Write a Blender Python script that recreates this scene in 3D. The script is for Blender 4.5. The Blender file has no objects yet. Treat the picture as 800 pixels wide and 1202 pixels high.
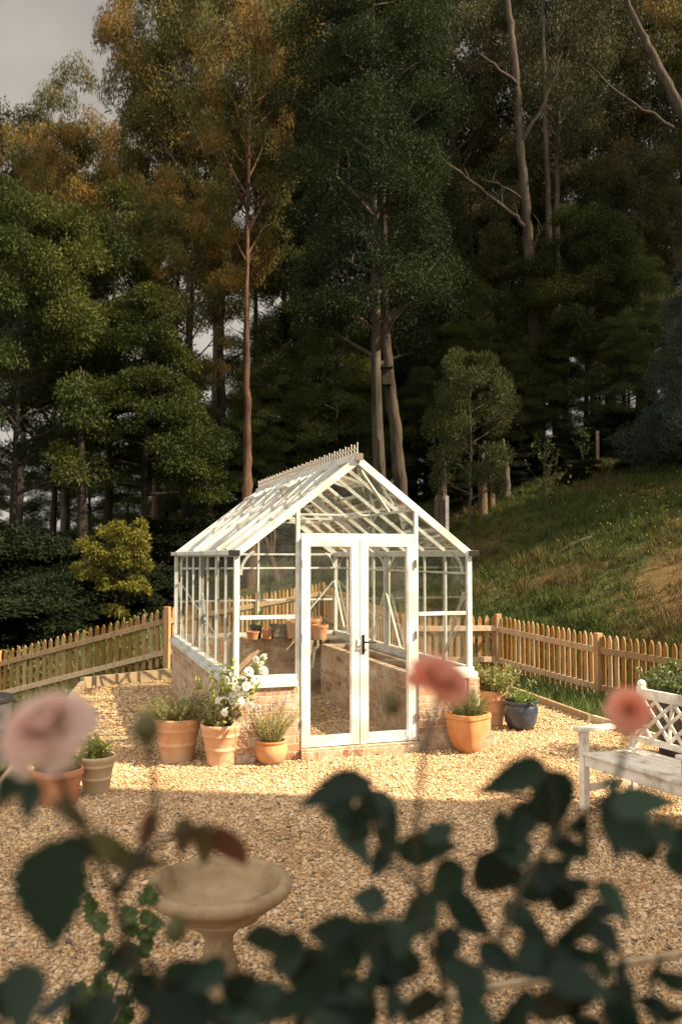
import bpy, math, random
import numpy as np
from mathutils import Vector, Matrix
R = math.radians
rng = np.random.default_rng(7)
random.seed(7)
sc = bpy.context.scene
COL = sc.collection

# ------------------------------------------------------------------ camera numbers
CAM_H, FPX, PITCH = 2.06, 1009.0, 0.0515
def at(u, v, d):
    """world point seen at photo pixel (u, v) (800x1202) at ground distance d in front of the lens"""
    a = (601.0 - v) / FPX
    c, s = math.cos(PITCH), math.sin(PITCH)
    zc = 1.0; yy = zc * c - a * s; zz = zc * s + a * c
    k = d / yy
    return Vector(((u - 400.0) / FPX * k, d, CAM_H + zz * k))
def gp(u, v, z=0.0):
    """point on a level plane of height z under photo pixel (u, v)"""
    a = (601.0 - v) / FPX
    c, s = math.cos(PITCH), math.sin(PITCH)
    yy = c - a * s; zz = s + a * c
    k = (z - CAM_H) / zz
    return Vector(((u - 400.0) / FPX * k, yy * k, z))

# ------------------------------------------------------------------ mesh helpers
def link(o, parent=None):
    COL.objects.link(o)
    if parent is not None: o.parent = parent
    return o
def np_mesh(name, V, loops, counts, smooth=False):
    me = bpy.data.meshes.new(name)
    V = np.ascontiguousarray(V, dtype=np.float32)
    loops = np.ascontiguousarray(loops, dtype=np.int32).ravel()
    counts = np.ascontiguousarray(counts, dtype=np.int32)
    me.vertices.add(len(V)); me.vertices.foreach_set('co', V.ravel())
    me.loops.add(len(loops)); me.loops.foreach_set('vertex_index', loops)
    me.polygons.add(len(counts))
    st = np.concatenate([[0], np.cumsum(counts)[:-1]]).astype(np.int32)
    me.polygons.foreach_set('loop_start', st)
    me.polygons.foreach_set('loop_total', counts)
    me.polygons.foreach_set('use_smooth', np.full(len(counts), smooth))
    me.update(calc_edges=True)
    return me
class MB:
    def __init__(s): s.v = []; s.f = []
    def add(s, vs, fs):
        n = len(s.v)
        s.v += [tuple(x) for x in vs]
        s.f += [tuple(i + n for i in f) for f in fs]
        return s
    def box(s, c, d, rz=0.0, M=None):
        hx, hy, hz = d[0] / 2, d[1] / 2, d[2] / 2
        T = (Matrix.Translation(Vector(c)) @ Matrix.Rotation(rz, 4, 'Z')) if M is None else M
        P = [T @ Vector((x * hx, y * hy, z * hz)) for x, y, z in
             ((-1,-1,-1),(1,-1,-1),(1,1,-1),(-1,1,-1),(-1,-1,1),(1,-1,1),(1,1,1),(-1,1,1))]
        return s.add(P, ((0,3,2,1),(4,5,6,7),(0,1,5,4),(1,2,6,5),(2,3,7,6),(3,0,4,7)))
    def beam(s, a, b, w, h, up=(0, 0, 1)):
        a, b = Vector(a), Vector(b); z = (b - a); L = z.length; z.normalize()
        u = Vector(up)
        if abs(z.dot(u)) > 0.98: u = Vector((0, 1, 0))
        x = u.cross(z).normalized(); y = z.cross(x)
        M = Matrix(((x.x,y.x,z.x,(a.x+b.x)/2),(x.y,y.y,z.y,(a.y+b.y)/2),(x.z,y.z,z.z,(a.z+b.z)/2),(0,0,0,1)))
        return s.box((0,0,0), (w, h, L), M=M)
    def tube(s, pts, rad, seg=8, cap=True, wob=0.0):
        pts = [Vector(p) for p in pts]; n = len(pts); vs = []
        if not hasattr(rad, '__len__'): rad = [rad] * n
        ref = Vector((0.31, 0.95, 0.07)).normalized()
        for i, p in enumerate(pts):
            t = (pts[min(i+1, n-1)] - pts[max(i-1, 0)]).normalized()
            x = ref.cross(t)
            if x.length < 1e-3: x = Vector((1,0,0)).cross(t)
            x.normalize(); y = t.cross(x)
            for k in range(seg):
                a = 2*math.pi*k/seg; r = rad[i] * (1 + (random.uniform(-wob, wob) if wob else 0))
                vs.append(p + (x*math.cos(a) + y*math.sin(a)) * r)
        fs = [(i*seg+k, i*seg+(k+1)%seg, (i+1)*seg+(k+1)%seg, (i+1)*seg+k) for i in range(n-1) for k in range(seg)]
        if cap:
            fs.append(tuple(range(seg-1, -1, -1))); fs.append(tuple((n-1)*seg+k for k in range(seg)))
        return s.add(vs, fs)
    def lathe(s, prof, seg=40, c=(0,0,0), sq=0.0, closed=True):
        """prof: (r, z) pairs; sq > 0 squares the plan; sq may be a list per ring"""
        vs = []; n = len(prof)
        for i, (r, z) in enumerate(prof):
            q = sq[i] if hasattr(sq, '__len__') else sq
            for k in range(seg):
                a = 2*math.pi*k/seg
                ca, sa = math.cos(a), math.sin(a)
                m = 1.0
                if q > 0:
                    p = 2 + 6*q
                    m = (abs(ca)**p + abs(sa)**p) ** (-1.0/p)
                vs.append((c[0]+r*m*ca, c[1]+r*m*sa, c[2]+z))
        fs = [(i*seg+k, i*seg+(k+1)%seg, (i+1)*seg+(k+1)%seg, (i+1)*seg+k) for i in range(n-1) for k in range(seg)]
        if closed:
            fs.append(tuple(range(seg-1, -1, -1))); fs.append(tuple((n-1)*seg+k for k in range(seg)))
        return s.add(vs, fs)
    def xf(s, M):
        s.v = [tuple(M @ Vector(p)) for p in s.v]; return s
    def mesh(s, name, smooth=False):
        me = bpy.data.meshes.new(name)
        me.from_pydata(s.v, [], s.f); me.update()
        if smooth:
            for p in me.polygons: p.use_smooth = True
        return me
    def build(s, name, mat, parent=None, smooth=False, bevel=0.0, auto=None):
        me = s.mesh(name, smooth); me.materials.append(mat)
        o = bpy.data.objects.new(name, me); link(o, parent)
        if bevel:
            b = o.modifiers.new('bevel', 'BEVEL'); b.width = bevel; b.segments = 2; b.limit_method = 'ANGLE'; b.angle_limit = R(40)
        if auto and hasattr(me, 'set_sharp_from_angle'):
            me.set_sharp_from_angle(angle=R(auto))
        return o
def tag(o, label, cat, group=None):
    o['label'] = label; o['category'] = cat
    if group: o['group'] = group
    return o
def thing(name, label, cat, loc=(0,0,0), rz=0.0, group=None):
    o = bpy.data.objects.new(name, None); o.empty_display_size = 0.1
    o.location = loc; o.rotation_euler = (0, 0, rz); link(o)
    return tag(o, label, cat, group)
def structure(o): o['kind'] = 'structure'; return o
def stuff(o): o['kind'] = 'stuff'; return o
def nrm(a): return a / np.maximum(np.linalg.norm(a, axis=-1, keepdims=True), 1e-9)
def runit(n): return nrm(rng.normal(size=(n, 3)))

LEAF4 = np.array([[0,0,0],[.45,.5,.05],[1,0,-.04],[.45,-.5,.05]])
LEAF6 = np.array([[0,0,0],[.28,.42,.10],[.62,.40,.08],[1,0,-.10],[.62,-.40,.08],[.28,-.42,.10],[.30,0,0.0],[.65,0,-.02]])
def leaf_geo(P, D, N, L, Wd, shape='4'):
    """vectorised leaves: base P, axis D, face normal N, length L, width Wd"""
    D = nrm(D); S = nrm(np.cross(N, D)); N = np.cross(D, S)
    T = LEAF4 if shape == '4' else LEAF6
    L = np.broadcast_to(np.asarray(L, float), (len(P),)); Wd = np.broadcast_to(np.asarray(Wd, float), (len(P),))
    V = (P[:, None, :] + D[:, None, :]*(T[None, :, 0:1]*L[:, None, None])
         + S[:, None, :]*(T[None, :, 1:2]*Wd[:, None, None]) + N[:, None, :]*(T[None, :, 2:3]*L[:, None, None]))
    n, k = len(P), len(T)
    b = (np.arange(n)*k)[:, None]
    if shape == '4':
        F = b + np.array([[0,1,2,3]]); cnt = np.full(n, 4)
        return V.reshape(-1, 3), F.ravel(), cnt
    fs = [(0,1,6),(1,2,7,6),(2,3,7),(0,6,5),(6,7,4,5),(7,3,4)]
    pat = np.concatenate([np.array(f) for f in fs]); c = np.array([len(f) for f in fs])
    F = b + pat[None, :]
    return V.reshape(-1, 3), F.ravel(), np.tile(c, n)
def leaf_obj(name, parts, mat, parent=None, smooth=False):
    """parts: list of (P,D,N,L,W,shape)"""
    Vs, Fs, Cs, off = [], [], [], 0
    for p in parts:
        V, F, c = leaf_geo(*p); Vs.append(V); Fs.append(F + off); Cs.append(c); off += len(V)
    me = np_mesh(name, np.concatenate(Vs), np.concatenate(Fs), np.concatenate(Cs), smooth)
    me.materials.append(mat)
    o = bpy.data.objects.new(name, me); link(o, parent)
    return o

# ------------------------------------------------------------------ materials
def new_mat(name):
    m = bpy.data.materials.new(name); m.use_nodes = True
    nt = m.node_tree; nt.nodes.clear()
    out = nt.nodes.new('ShaderNodeOutputMaterial')
    return m, nt, out
def N(nt, t, **kw):
    n = nt.nodes.new(t)
    for k, v in kw.items():
        if k in n.inputs: n.inputs[k].default_value = v
        else: setattr(n, k, v)
    return n
def ramp(nt, stops, interp='LINEAR'):
    n = nt.nodes.new('ShaderNodeValToRGB'); cr = n.color_ramp; cr.interpolation = interp
    while len(cr.elements) > 1: cr.elements.remove(cr.elements[-1])
    cr.elements[0].position = stops[0][0]; cr.elements[0].color = (*stops[0][1], 1)
    for p, c in stops[1:]:
        e = cr.elements.new(p); e.color = (*c, 1)
    return n
def mixc(nt, fac, a, b, mode='MIX'):
    n = nt.nodes.new('ShaderNodeMix'); n.data_type = 'RGBA'; n.blend_type = mode
    for sock, val in ((n.inputs[0], fac), (n.inputs[6], a), (n.inputs[7], b)):
        if hasattr(val, 'links') or hasattr(val, 'is_linked'): nt.links.new(val, sock)
        else: sock.default_value = (*val, 1) if hasattr(val, '__len__') and len(val) == 3 else val
    return n.outputs[2]
def g(v): return (v, v, v)
def noise(nt, scale, detail=4, vec=None, rough=0.55):
    n = N(nt, 'ShaderNodeTexNoise', Scale=scale, Detail=detail, Roughness=rough)
    if vec is not None: nt.links.new(vec, n.inputs['Vector'])
    return n
def objco(nt, scale=(1,1,1)):
    t = nt.nodes.new('ShaderNodeTexCoord'); mp = nt.nodes.new('ShaderNodeMapping')
    mp.inputs['Scale'].default_value = scale
    nt.links.new(t.outputs['Object'], mp.inputs['Vector'])
    return mp.outputs['Vector']
def bsdf(nt, out, color, rough=0.6, spec=0.4, metal=0.0, bump=None, bstr=0.3, bdist=0.01, alpha=None):
    p = N(nt, 'ShaderNodeBsdfPrincipled', Roughness=rough if not hasattr(rough, 'is_linked') else .5, Metallic=metal)
    p.inputs['Specular IOR Level'].default_value = spec
    if hasattr(color, 'is_linked'): nt.links.new(color, p.inputs['Base Color'])
    else: p.inputs['Base Color'].default_value = (*color, 1)
    if hasattr(rough, 'is_linked'): nt.links.new(rough, p.inputs['Roughness'])
    if bump is not None:
        b = N(nt, 'ShaderNodeBump', Strength=bstr, Distance=bdist)
        nt.links.new(bump, b.inputs['Height']); nt.links.new(b.outputs['Normal'], p.inputs['Normal'])
    nt.links.new(p.outputs[0], out.inputs['Surface'])
    return p
def mat_plain(name, c1, c2, scale=8, rough=.6, spec=.4, metal=0., bstr=.15, bdist=.005, stretch=(1,1,1), dirt=None, bscale=None):
    m, nt, out = new_mat(name); v = objco(nt, stretch)
    n1 = noise(nt, scale, 6, v); r = ramp(nt, [(.3, c1), (.7, c2)]); nt.links.new(n1.outputs[0], r.inputs[0])
    col = r.outputs[0]
    if dirt:
        n3 = noise(nt, scale*.4, 8, v, .7); r3 = ramp(nt, [(.46, g(0)), (.62, g(.9))]); nt.links.new(n3.outputs[0], r3.inputs[0])
        col = mixc(nt, r3.outputs[0], col, dirt)
    n2 = noise(nt, bscale or scale*5, 4, v)
    bsdf(nt, out, col, rough, spec, metal, n2.outputs[0], bstr, bdist)
    return m
def mat_leaf(name, c1, c2, c3, transl=.28, rough=.5, patch=.35, spec=.35, var=.5):
    m, nt, out = new_mat(name)
    ge = nt.nodes.new('ShaderNodeNewGeometry'); oi = nt.nodes.new('ShaderNodeObjectInfo')
    r = ramp(nt, [(0., c1), (.55, c2), (1., c2)]); nt.links.new(ge.outputs['Random Per Island'], r.inputs[0])
    n1 = noise(nt, patch, 3, objco(nt)); r2 = ramp(nt, [(.48, g(0)), (.66, g(1))]); nt.links.new(n1.outputs[0], r2.inputs[0])
    mu = N(nt, 'ShaderNodeMath', operation='MULTIPLY'); nt.links.new(r2.outputs[0], mu.inputs[0]); mu.inputs[1].default_value = .75
    col = mixc(nt, mu.outputs[0], r.outputs[0], c3)
    hs = N(nt, 'ShaderNodeHueSaturation')
    mr = N(nt, 'ShaderNodeMapRange'); nt.links.new(oi.outputs['Random'], mr.inputs[0]); mr.inputs[3].default_value = 1-var*.5; mr.inputs[4].default_value = 1+var*.5
    nt.links.new(mr.outputs[0], hs.inputs['Value']); nt.links.new(col, hs.inputs['Color'])
    p = N(nt, 'ShaderNodeBsdfPrincipled', Roughness=rough); p.inputs['Specular IOR Level'].default_value = spec
    nt.links.new(hs.outputs[0], p.inputs['Base Color'])
    t = nt.nodes.new('ShaderNodeBsdfTranslucent'); nt.links.new(hs.outputs[0], t.inputs['Color'])
    mx = N(nt, 'ShaderNodeMixShader'); mx.inputs[0].default_value = transl
    nt.links.new(p.outputs[0], mx.inputs[1]); nt.links.new(t.outputs[0], mx.inputs[2]); nt.links.new(mx.outputs[0], out.inputs['Surface'])
    return m

M = {}
M['white'] = mat_plain('white_powder_coat', (.585,.59,.57), (.665,.67,.65), 6, .42, .4, bstr=.04, dirt=(.44,.41,.34))
M['cresting'] = mat_plain('cresting_metal', (.42,.37,.32), (.52,.47,.41), 8, .5)
M['white_wood'] = mat_plain('weathered_white_paint', (.70,.63,.54), (.79,.73,.64), 5, .65, .25, bstr=.25, bdist=.004, stretch=(2,2,2), dirt=(.38,.31,.23), bscale=30)
M['black'] = mat_plain('black_plastic', (.012,.012,.013), (.02,.02,.021), 10, .4)
M['bronze'] = mat_plain('black_handle_metal', (.02,.018,.016), (.035,.03,.026), 20, .35, metal=.6)
M['rubber'] = mat_plain('dark_hinge', (.16,.14,.12), (.22,.20,.18), 20, .5, metal=.5)
M['terracotta'] = mat_plain('terracotta', (.50,.27,.15), (.60,.35,.20), 5, .85, .15, bstr=.2, dirt=(.64,.44,.29))
M['terracotta_red'] = mat_plain('terracotta_red', (.44,.17,.075), (.54,.23,.11), 6, .85, .15, bstr=.2, dirt=(.50,.27,.16))
M['terracotta_orange'] = mat_plain('terracotta_orange', (.43,.175,.065), (.52,.24,.10), 4, .85, .12, bstr=.3, dirt=(.50,.32,.20))
M['buff'] = mat_plain('buff_clay', (.50,.36,.22), (.60,.45,.29), 6, .85, .15, bstr=.2, dirt=(.42,.30,.19))
M['blue_glaze'] = mat_plain('dark_blue_glaze', (.014,.022,.040), (.03,.043,.07), 6, .22, .6, bstr=.05, dirt=(.05,.06,.08))
M['stone'] = mat_plain('cast_stone', (.28,.195,.112), (.40,.29,.175), 7, .9, .1, bstr=.5, bdist=.006, dirt=(.14,.10,.06), bscale=55)
M['soil'] = mat_plain('potting_soil', (.02,.013,.009), (.05,.035,.025), 25, .95, .1, bstr=.9, bdist=.03)
M['galv'] = mat_plain('grey_bin_plastic', (.035,.035,.035), (.07,.068,.065), 6, .7, .2, bstr=.05)
M['darkbarrel'] = mat_plain('dark_barrel', (.02,.02,.022), (.045,.042,.04), 6, .5)
M['petal_white'] = mat_leaf('white_petal', (.80,.78,.70), (.84,.83,.77), (.82,.78,.66), .35, .5, 3, .2, .1)
M['petal_pink'] = mat_leaf('pink_petal', (.86,.66,.58), (.87,.74,.66), (.86,.58,.50), .6, .6, 14, .1, .05)
M['petal_coral'] = mat_leaf('coral_petal', (.92,.37,.25), (.90,.46,.33), (.92,.54,.40), .6, .5, 18, .2, .05)
M['petal_yellow'] = mat_leaf('yellow_petal', (.42,.28,.03), (.5,.36,.05), (.42,.27,.03), .3, .5, 3, .2, .1)
M['petal_mauve'] = mat_leaf('mauve_petal', (.20,.16,.30), (.26,.20,.34), (.22,.18,.30), .3, .5, 3, .2, .1)
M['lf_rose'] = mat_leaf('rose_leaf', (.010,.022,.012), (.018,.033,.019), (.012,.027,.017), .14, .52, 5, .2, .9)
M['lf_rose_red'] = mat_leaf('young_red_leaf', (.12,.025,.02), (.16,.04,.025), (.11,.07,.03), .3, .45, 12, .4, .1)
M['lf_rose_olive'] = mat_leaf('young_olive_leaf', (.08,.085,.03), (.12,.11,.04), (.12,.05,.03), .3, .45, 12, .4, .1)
M['lf_fresh'] = mat_leaf('fresh_leaf', (.10,.17,.035), (.16,.24,.05), (.13,.19,.04), .35, .5, 4, .35, .2)
M['lf_yellow'] = mat_leaf('yellow_green_leaf', (.20,.24,.05), (.30,.32,.07), (.24,.26,.06), .35, .5, 4, .35, .2)
M['lf_mid'] = mat_leaf('mid_leaf', (.055,.09,.025), (.10,.14,.04), (.08,.11,.03), .3, .5, 4, .35, .3)
M['lf_herb'] = mat_leaf('herb_leaf', (.15,.16,.05), (.25,.24,.09), (.12,.14,.05), .25, .6, 6, .25, .2)
M['lf_herb_dark'] = mat_leaf('dark_herb_leaf', (.08,.11,.035), (.15,.18,.06), (.10,.13,.045), .25, .6, 6, .25, .2)
M['lf_herb_pale'] = mat_leaf('pale_herb_leaf', (.36,.35,.13), (.46,.43,.20), (.32,.33,.13), .3, .6, 6, .25, .2)
M['stem_green'] = mat_plain('green_stem', (.06,.065,.025), (.10,.09,.035), 12, .6)
M['stem_olive'] = mat_plain('olive_herb_stem', (.14,.13,.05), (.20,.18,.07), 12, .7)
M['stem_rose'] = mat_plain('dark_rose_stem', (.025,.026,.012), (.045,.036,.018), 12, .6)
M['stem_brown'] = mat_plain('brown_stem', (.09,.06,.035), (.15,.10,.06), 12, .8)
# forest foliage
M['euc'] = mat_leaf('gum_foliage', (.055,.058,.016), (.088,.078,.020), (.24,.125,.026), .25, .6, .22, .12, .3)
M['euc_dark'] = mat_leaf('dark_gum_foliage', (.026,.032,.011), (.042,.046,.015), (.085,.062,.02), .2, .6, .22, .1, .4)
M['wattle'] = mat_leaf('wattle_foliage', (.024,.036,.010), (.042,.054,.014), (.098,.098,.020), .22, .6, .25, .1, .35)
M['wattle_gold'] = mat_leaf('golden_wattle_foliage', (.12,.12,.020), (.17,.155,.028), (.08,.088,.02), .28, .6, .5, .1, .25)
M['dark_tree'] = mat_leaf('dark_green_foliage', (.011,.020,.007), (.019,.030,.010), (.034,.042,.013), .15, .7, .25, .1, .3)
M['dark_small'] = mat_leaf('olive_small_leaf', (.028,.036,.012), (.048,.056,.018), (.06,.062,.018), .25, .6, .6, .1, .2)
M['shrub_leaf'] = mat_leaf('dark_shrub_foliage', (.009,.014,.006), (.015,.021,.009), (.024,.029,.011), .15, .65, .4, .08, .3)
M['under'] = mat_leaf('understorey_foliage', (.045,.060,.018), (.070,.086,.026), (.105,.105,.028), .25, .6, .25, .1, .4)
M['blue_tree'] = mat_leaf('blue_green_foliage', (.018,.027,.020), (.028,.038,.027), (.024,.032,.022), .2, .55, .3, .2, .25)
def mat_bark(name, c1, c2, c3):
    m, nt, out = new_mat(name); v = objco(nt, (5, 5, .35))
    n1 = noise(nt, 2.2, 9, v, .7); r = ramp(nt, [(.30, c1), (.5, c2), (.70, c3)]); nt.links.new(n1.outputs[0], r.inputs[0])
    n0 = noise(nt, .55, 5, objco(nt, (1, 1, .5)), .6); r0 = ramp(nt, [(.35, g(.45)), (.5, g(1.)), (.7, g(1.35))]); nt.links.new(n0.outputs[0], r0.inputs[0])
    c = mixc(nt, 1., r.outputs[0], r0.outputs[0], 'MULTIPLY')
    n2 = noise(nt, 7, 6, v, .7)
    bsdf(nt, out, c, .9, .1, 0, n2.outputs[0], 1., .08); return m
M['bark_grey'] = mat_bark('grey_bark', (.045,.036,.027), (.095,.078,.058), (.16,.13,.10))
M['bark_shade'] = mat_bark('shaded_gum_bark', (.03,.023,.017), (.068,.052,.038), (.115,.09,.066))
M['bark_red'] = mat_bark('red_bark', (.045,.024,.015), (.11,.062,.038), (.17,.105,.068))
M['bark_dark'] = mat_bark('dark_bark', (.016,.013,.010), (.030,.024,.018), (.055,.043,.031))
M['cut_wood'] = mat_bark('sawn_stump_wood', (.06,.042,.028), (.12,.085,.055), (.19,.13,.08))
def mat_timber(name, c1, c2, c3):
    m, nt, out = new_mat(name); oi = nt.nodes.new('ShaderNodeObjectInfo')
    tc = nt.nodes.new('ShaderNodeTexCoord'); mp = nt.nodes.new('ShaderNodeMapping'); mp.inputs['Scale'].default_value = (7, 7, 1.2)
    ad = N(nt, 'ShaderNodeVectorMath', operation='ADD'); sc_ = N(nt, 'ShaderNodeVectorMath', operation='SCALE'); sc_.inputs['Scale'].default_value = 37.
    cb = nt.nodes.new('ShaderNodeCombineXYZ')
    for i in range(3): nt.links.new(oi.outputs['Random'], cb.inputs[i])
    nt.links.new(cb.outputs[0], sc_.inputs[0]); nt.links.new(tc.outputs['Object'], ad.inputs[0]); nt.links.new(sc_.outputs[0], ad.inputs[1])
    nt.links.new(ad.outputs[0], mp.inputs['Vector'])
    n1 = noise(nt, 3, 7, mp.outputs[0], .6); r = ramp(nt, [(.3, c1), (.52, c2), (.72, c3)]); nt.links.new(n1.outputs[0], r.inputs[0])
    hs = N(nt, 'ShaderNodeHueSaturation'); mr = N(nt, 'ShaderNodeMapRange'); nt.links.new(oi.outputs['Random'], mr.inputs[0]); mr.inputs[3].default_value = .62; mr.inputs[4].default_value = 1.3
    m3 = N(nt, 'ShaderNodeMapRange'); nt.links.new(oi.outputs['Random'], m3.inputs[0]); m3.inputs[1].default_value = 1.; m3.inputs[2].default_value = 0.; m3.inputs[3].default_value = .85; m3.inputs[4].default_value = 1.15; nt.links.new(m3.outputs[0], hs.inputs['Saturation'])
    nt.links.new(mr.outputs[0], hs.inputs['Value']); nt.links.new(r.outputs[0], hs.inputs['Color'])
    n2 = noise(nt, 12, 5, mp.outputs[0])
    bsdf(nt, out, hs.outputs[0], .75, .25, 0, n2.outputs[0], .35, .006); return m
M['picket'] = mat_timber('treated_pine_picket', (.20,.105,.038), (.29,.16,.06), (.35,.205,.09))
M['rail'] = mat_timber('treated_pine_rail', (.27,.175,.095), (.37,.25,.145), (.44,.32,.20))
M['sleeper'] = mat_timber('weathered_sleeper', (.34,.25,.16), (.46,.35,.23), (.54,.43,.30))
M['oldwood'] = mat_timber('old_grey_wood', (.10,.075,.05), (.18,.14,.10), (.26,.20,.14))

def mat_glass(name='pane_glass', dust_sheen=.05):
    m, nt, out = new_mat(name)
    tr = nt.nodes.new('ShaderNodeBsdfTransparent'); tr.inputs[0].default_value = (.935,.945,.93,1)
    gl = N(nt, 'ShaderNodeBsdfGlossy', Roughness=.02)
    l0 = N(nt, 'ShaderNodeLayerWeight', Blend=.5); p5 = N(nt, 'ShaderNodeMath', operation='POWER'); p5.inputs[1].default_value = 5.; nt.links.new(l0.outputs['Facing'], p5.inputs[0])
    fr = N(nt, 'ShaderNodeMath', operation='MULTIPLY_ADD'); nt.links.new(p5.outputs[0], fr.inputs[0]); fr.inputs[1].default_value = .8; fr.inputs[2].default_value = .06
    n1 = noise(nt, 3, 5, objco(nt)); r = ramp(nt, [(.48, g(0)), (.8, g(.05))]); nt.links.new(n1.outputs[0], r.inputs[0])
    mx = nt.nodes.new('ShaderNodeMixShader'); nt.links.new(fr.outputs[0], mx.inputs[0])
    nt.links.new(tr.outputs[0], mx.inputs[1]); nt.links.new(gl.outputs[0], mx.inputs[2])
    df = N(nt, 'ShaderNodeBsdfDiffuse'); df.inputs[0].default_value = (.6,.58,.52,1)
    lw = N(nt, 'ShaderNodeLayerWeight', Blend=.5); pw = N(nt, 'ShaderNodeMath', operation='POWER'); pw.inputs[1].default_value = 3.; nt.links.new(lw.outputs['Facing'], pw.inputs[0])
    mm = N(nt, 'ShaderNodeMath', operation='MULTIPLY_ADD'); nt.links.new(pw.outputs[0], mm.inputs[0]); mm.inputs[1].default_value = dust_sheen; nt.links.new(r.outputs[0], mm.inputs[2])
    m2 = nt.nodes.new('ShaderNodeMixShader'); nt.links.new(mm.outputs[0], m2.inputs[0]); nt.links.new(mx.outputs[0], m2.inputs[1]); nt.links.new(df.outputs[0], m2.inputs[2])
    nt.links.new(m2.outputs[0], out.inputs['Surface']); return m
M['glass'] = mat_glass(); M['roof_glass'] = mat_glass('sky_sheen_roof_glass', .16)  # left slope only: pale diffuse film painted in for its sky reflection

def mat_brick():
    m, nt, out = new_mat('recycled_brick')
    tc = nt.nodes.new('ShaderNodeTexCoord'); sp = nt.nodes.new('ShaderNodeSeparateXYZ'); nt.links.new(tc.outputs['Object'], sp.inputs[0])
    sn = nt.nodes.new('ShaderNodeSeparateXYZ'); nt.links.new(tc.outputs['Normal'], sn.inputs[0])
    def mth(op, a, b=None):
        n = N(nt, 'ShaderNodeMath', operation=op)
        for i, x in enumerate((a, b)):
            if x is None: continue
            if hasattr(x, 'is_linked'): nt.links.new(x, n.inputs[i])
            else: n.inputs[i].default_value = x
        return n.outputs[0]
    ax = mth('GREATER_THAN', mth('ABSOLUTE', sn.outputs[0]), .6)
    az = mth('GREATER_THAN', mth('ABSOLUTE', sn.outputs[2]), .6)
    nx = mth('SUBTRACT', 1.0, ax)
    u = mth('ADD', mth('MULTIPLY', sp.outputs[0], nx), mth('MULTIPLY', sp.outputs[1], ax))
    v = mth('ADD', sp.outputs[2], mth('MULTIPLY', az, sp.outputs[1]))
    cb = nt.nodes.new('ShaderNodeCombineXYZ'); nt.links.new(u, cb.inputs[0]); nt.links.new(v, cb.inputs[1])
    wn = noise(nt, 7, 3, tc.outputs['Object'])
    wv = N(nt, 'ShaderNodeVectorMath', operation='SCALE'); wv.inputs['Scale'].default_value = .012
    sb = N(nt, 'ShaderNodeVectorMath', operation='SUBTRACT'); sb.inputs[1].default_value = (.5,.5,.5)
    nt.links.new(wn.outputs['Color'], sb.inputs[0]); nt.links.new(sb.outputs[0], wv.inputs[0])
    ad = N(nt, 'ShaderNodeVectorMath', operation='ADD'); nt.links.new(cb.outputs[0], ad.inputs[0]); nt.links.new(wv.outputs[0], ad.inputs[1])
    bt = nt.nodes.new('ShaderNodeTexBrick'); nt.links.new(ad.outputs[0], bt.inputs['Vector'])
    bt.inputs['Color1'].default_value = (0,0,0,1); bt.inputs['Color2'].default_value = (1,1,1,1); bt.inputs['Mortar'].default_value = (.5,.5,.5,1)
    for k, x in (('Scale',1.),('Mortar Size',.007),('Mortar Smooth',.4),('Bias',0.),('Brick Width',.24),('Row Height',.082)): bt.inputs[k].default_value = x
    r = ramp(nt, [(0.,(.22,.11,.065)),(.2,(.40,.21,.12)),(.42,(.33,.21,.135)),(.6,(.48,.33,.215)),(.8,(.42,.185,.085)),(1.,(.54,.42,.30))])
    nt.links.new(bt.outputs['Color'], r.inputs[0])
    n2 = noise(nt, 9, 8, tc.outputs['Object'], .7); r2 = ramp(nt, [(.46, g(0)), (.60, g(.8))]); nt.links.new(n2.outputs[0], r2.inputs[0])
    c = mixc(nt, r2.outputs[0], r.outputs[0], (.56,.48,.37))
    n3 = noise(nt, 40, 4, tc.outputs['Object']); r3 = ramp(nt, [(.3, g(.72)), (.7, g(1.1))]); nt.links.new(n3.outputs[0], r3.inputs[0])
    c = mixc(nt, 1.0, c, r3.outputs[0], 'MULTIPLY')
    c = mixc(nt, bt.outputs['Fac'], c, (.50,.43,.33))
    inv = mth('SUBTRACT', mth('MULTIPLY', n3.outputs[0], .5), bt.outputs['Fac'])
    bsdf(nt, out, c, .9, .15, 0, inv, .8, .012); return m
M['brick'] = mat_brick()

STONE_STOPS = [(0.,(.62,.43,.25)),(.16,(.54,.34,.17)),(.30,(.68,.50,.31)),(.44,(.47,.28,.14)),(.56,(.70,.53,.35)),(.68,(.43,.275,.15)),(.78,(.60,.375,.18)),(.88,(.24,.18,.14)),(.92,(.65,.49,.33)),(.98,(.14,.13,.13))]
def mat_stones():
    m, nt, out = new_mat('gravel_stones'); ge = nt.nodes.new('ShaderNodeNewGeometry')
    r = ramp(nt, STONE_STOPS, 'CONSTANT'); nt.links.new(ge.outputs['Random Per Island'], r.inputs[0])
    n = noise(nt, 60, 3, objco(nt)); r2 = ramp(nt, [(.3, g(.8)), (.7, g(1.1))]); nt.links.new(n.outputs[0], r2.inputs[0])
    c = mixc(nt, 1., r.outputs[0], r2.outputs[0], 'MULTIPLY')
    nb = noise(nt, .9, 7, objco(nt), .65); rb_ = ramp(nt, [(.34, (.74,.68,.60)), (.52, g(1.))]); nt.links.new(nb.outputs[0], rb_.inputs[0])
    c = mixc(nt, 1., c, rb_.outputs[0], 'MULTIPLY')
    bsdf(nt, out, c, .8, .2); return m
M['stones'] = mat_stones()
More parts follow.
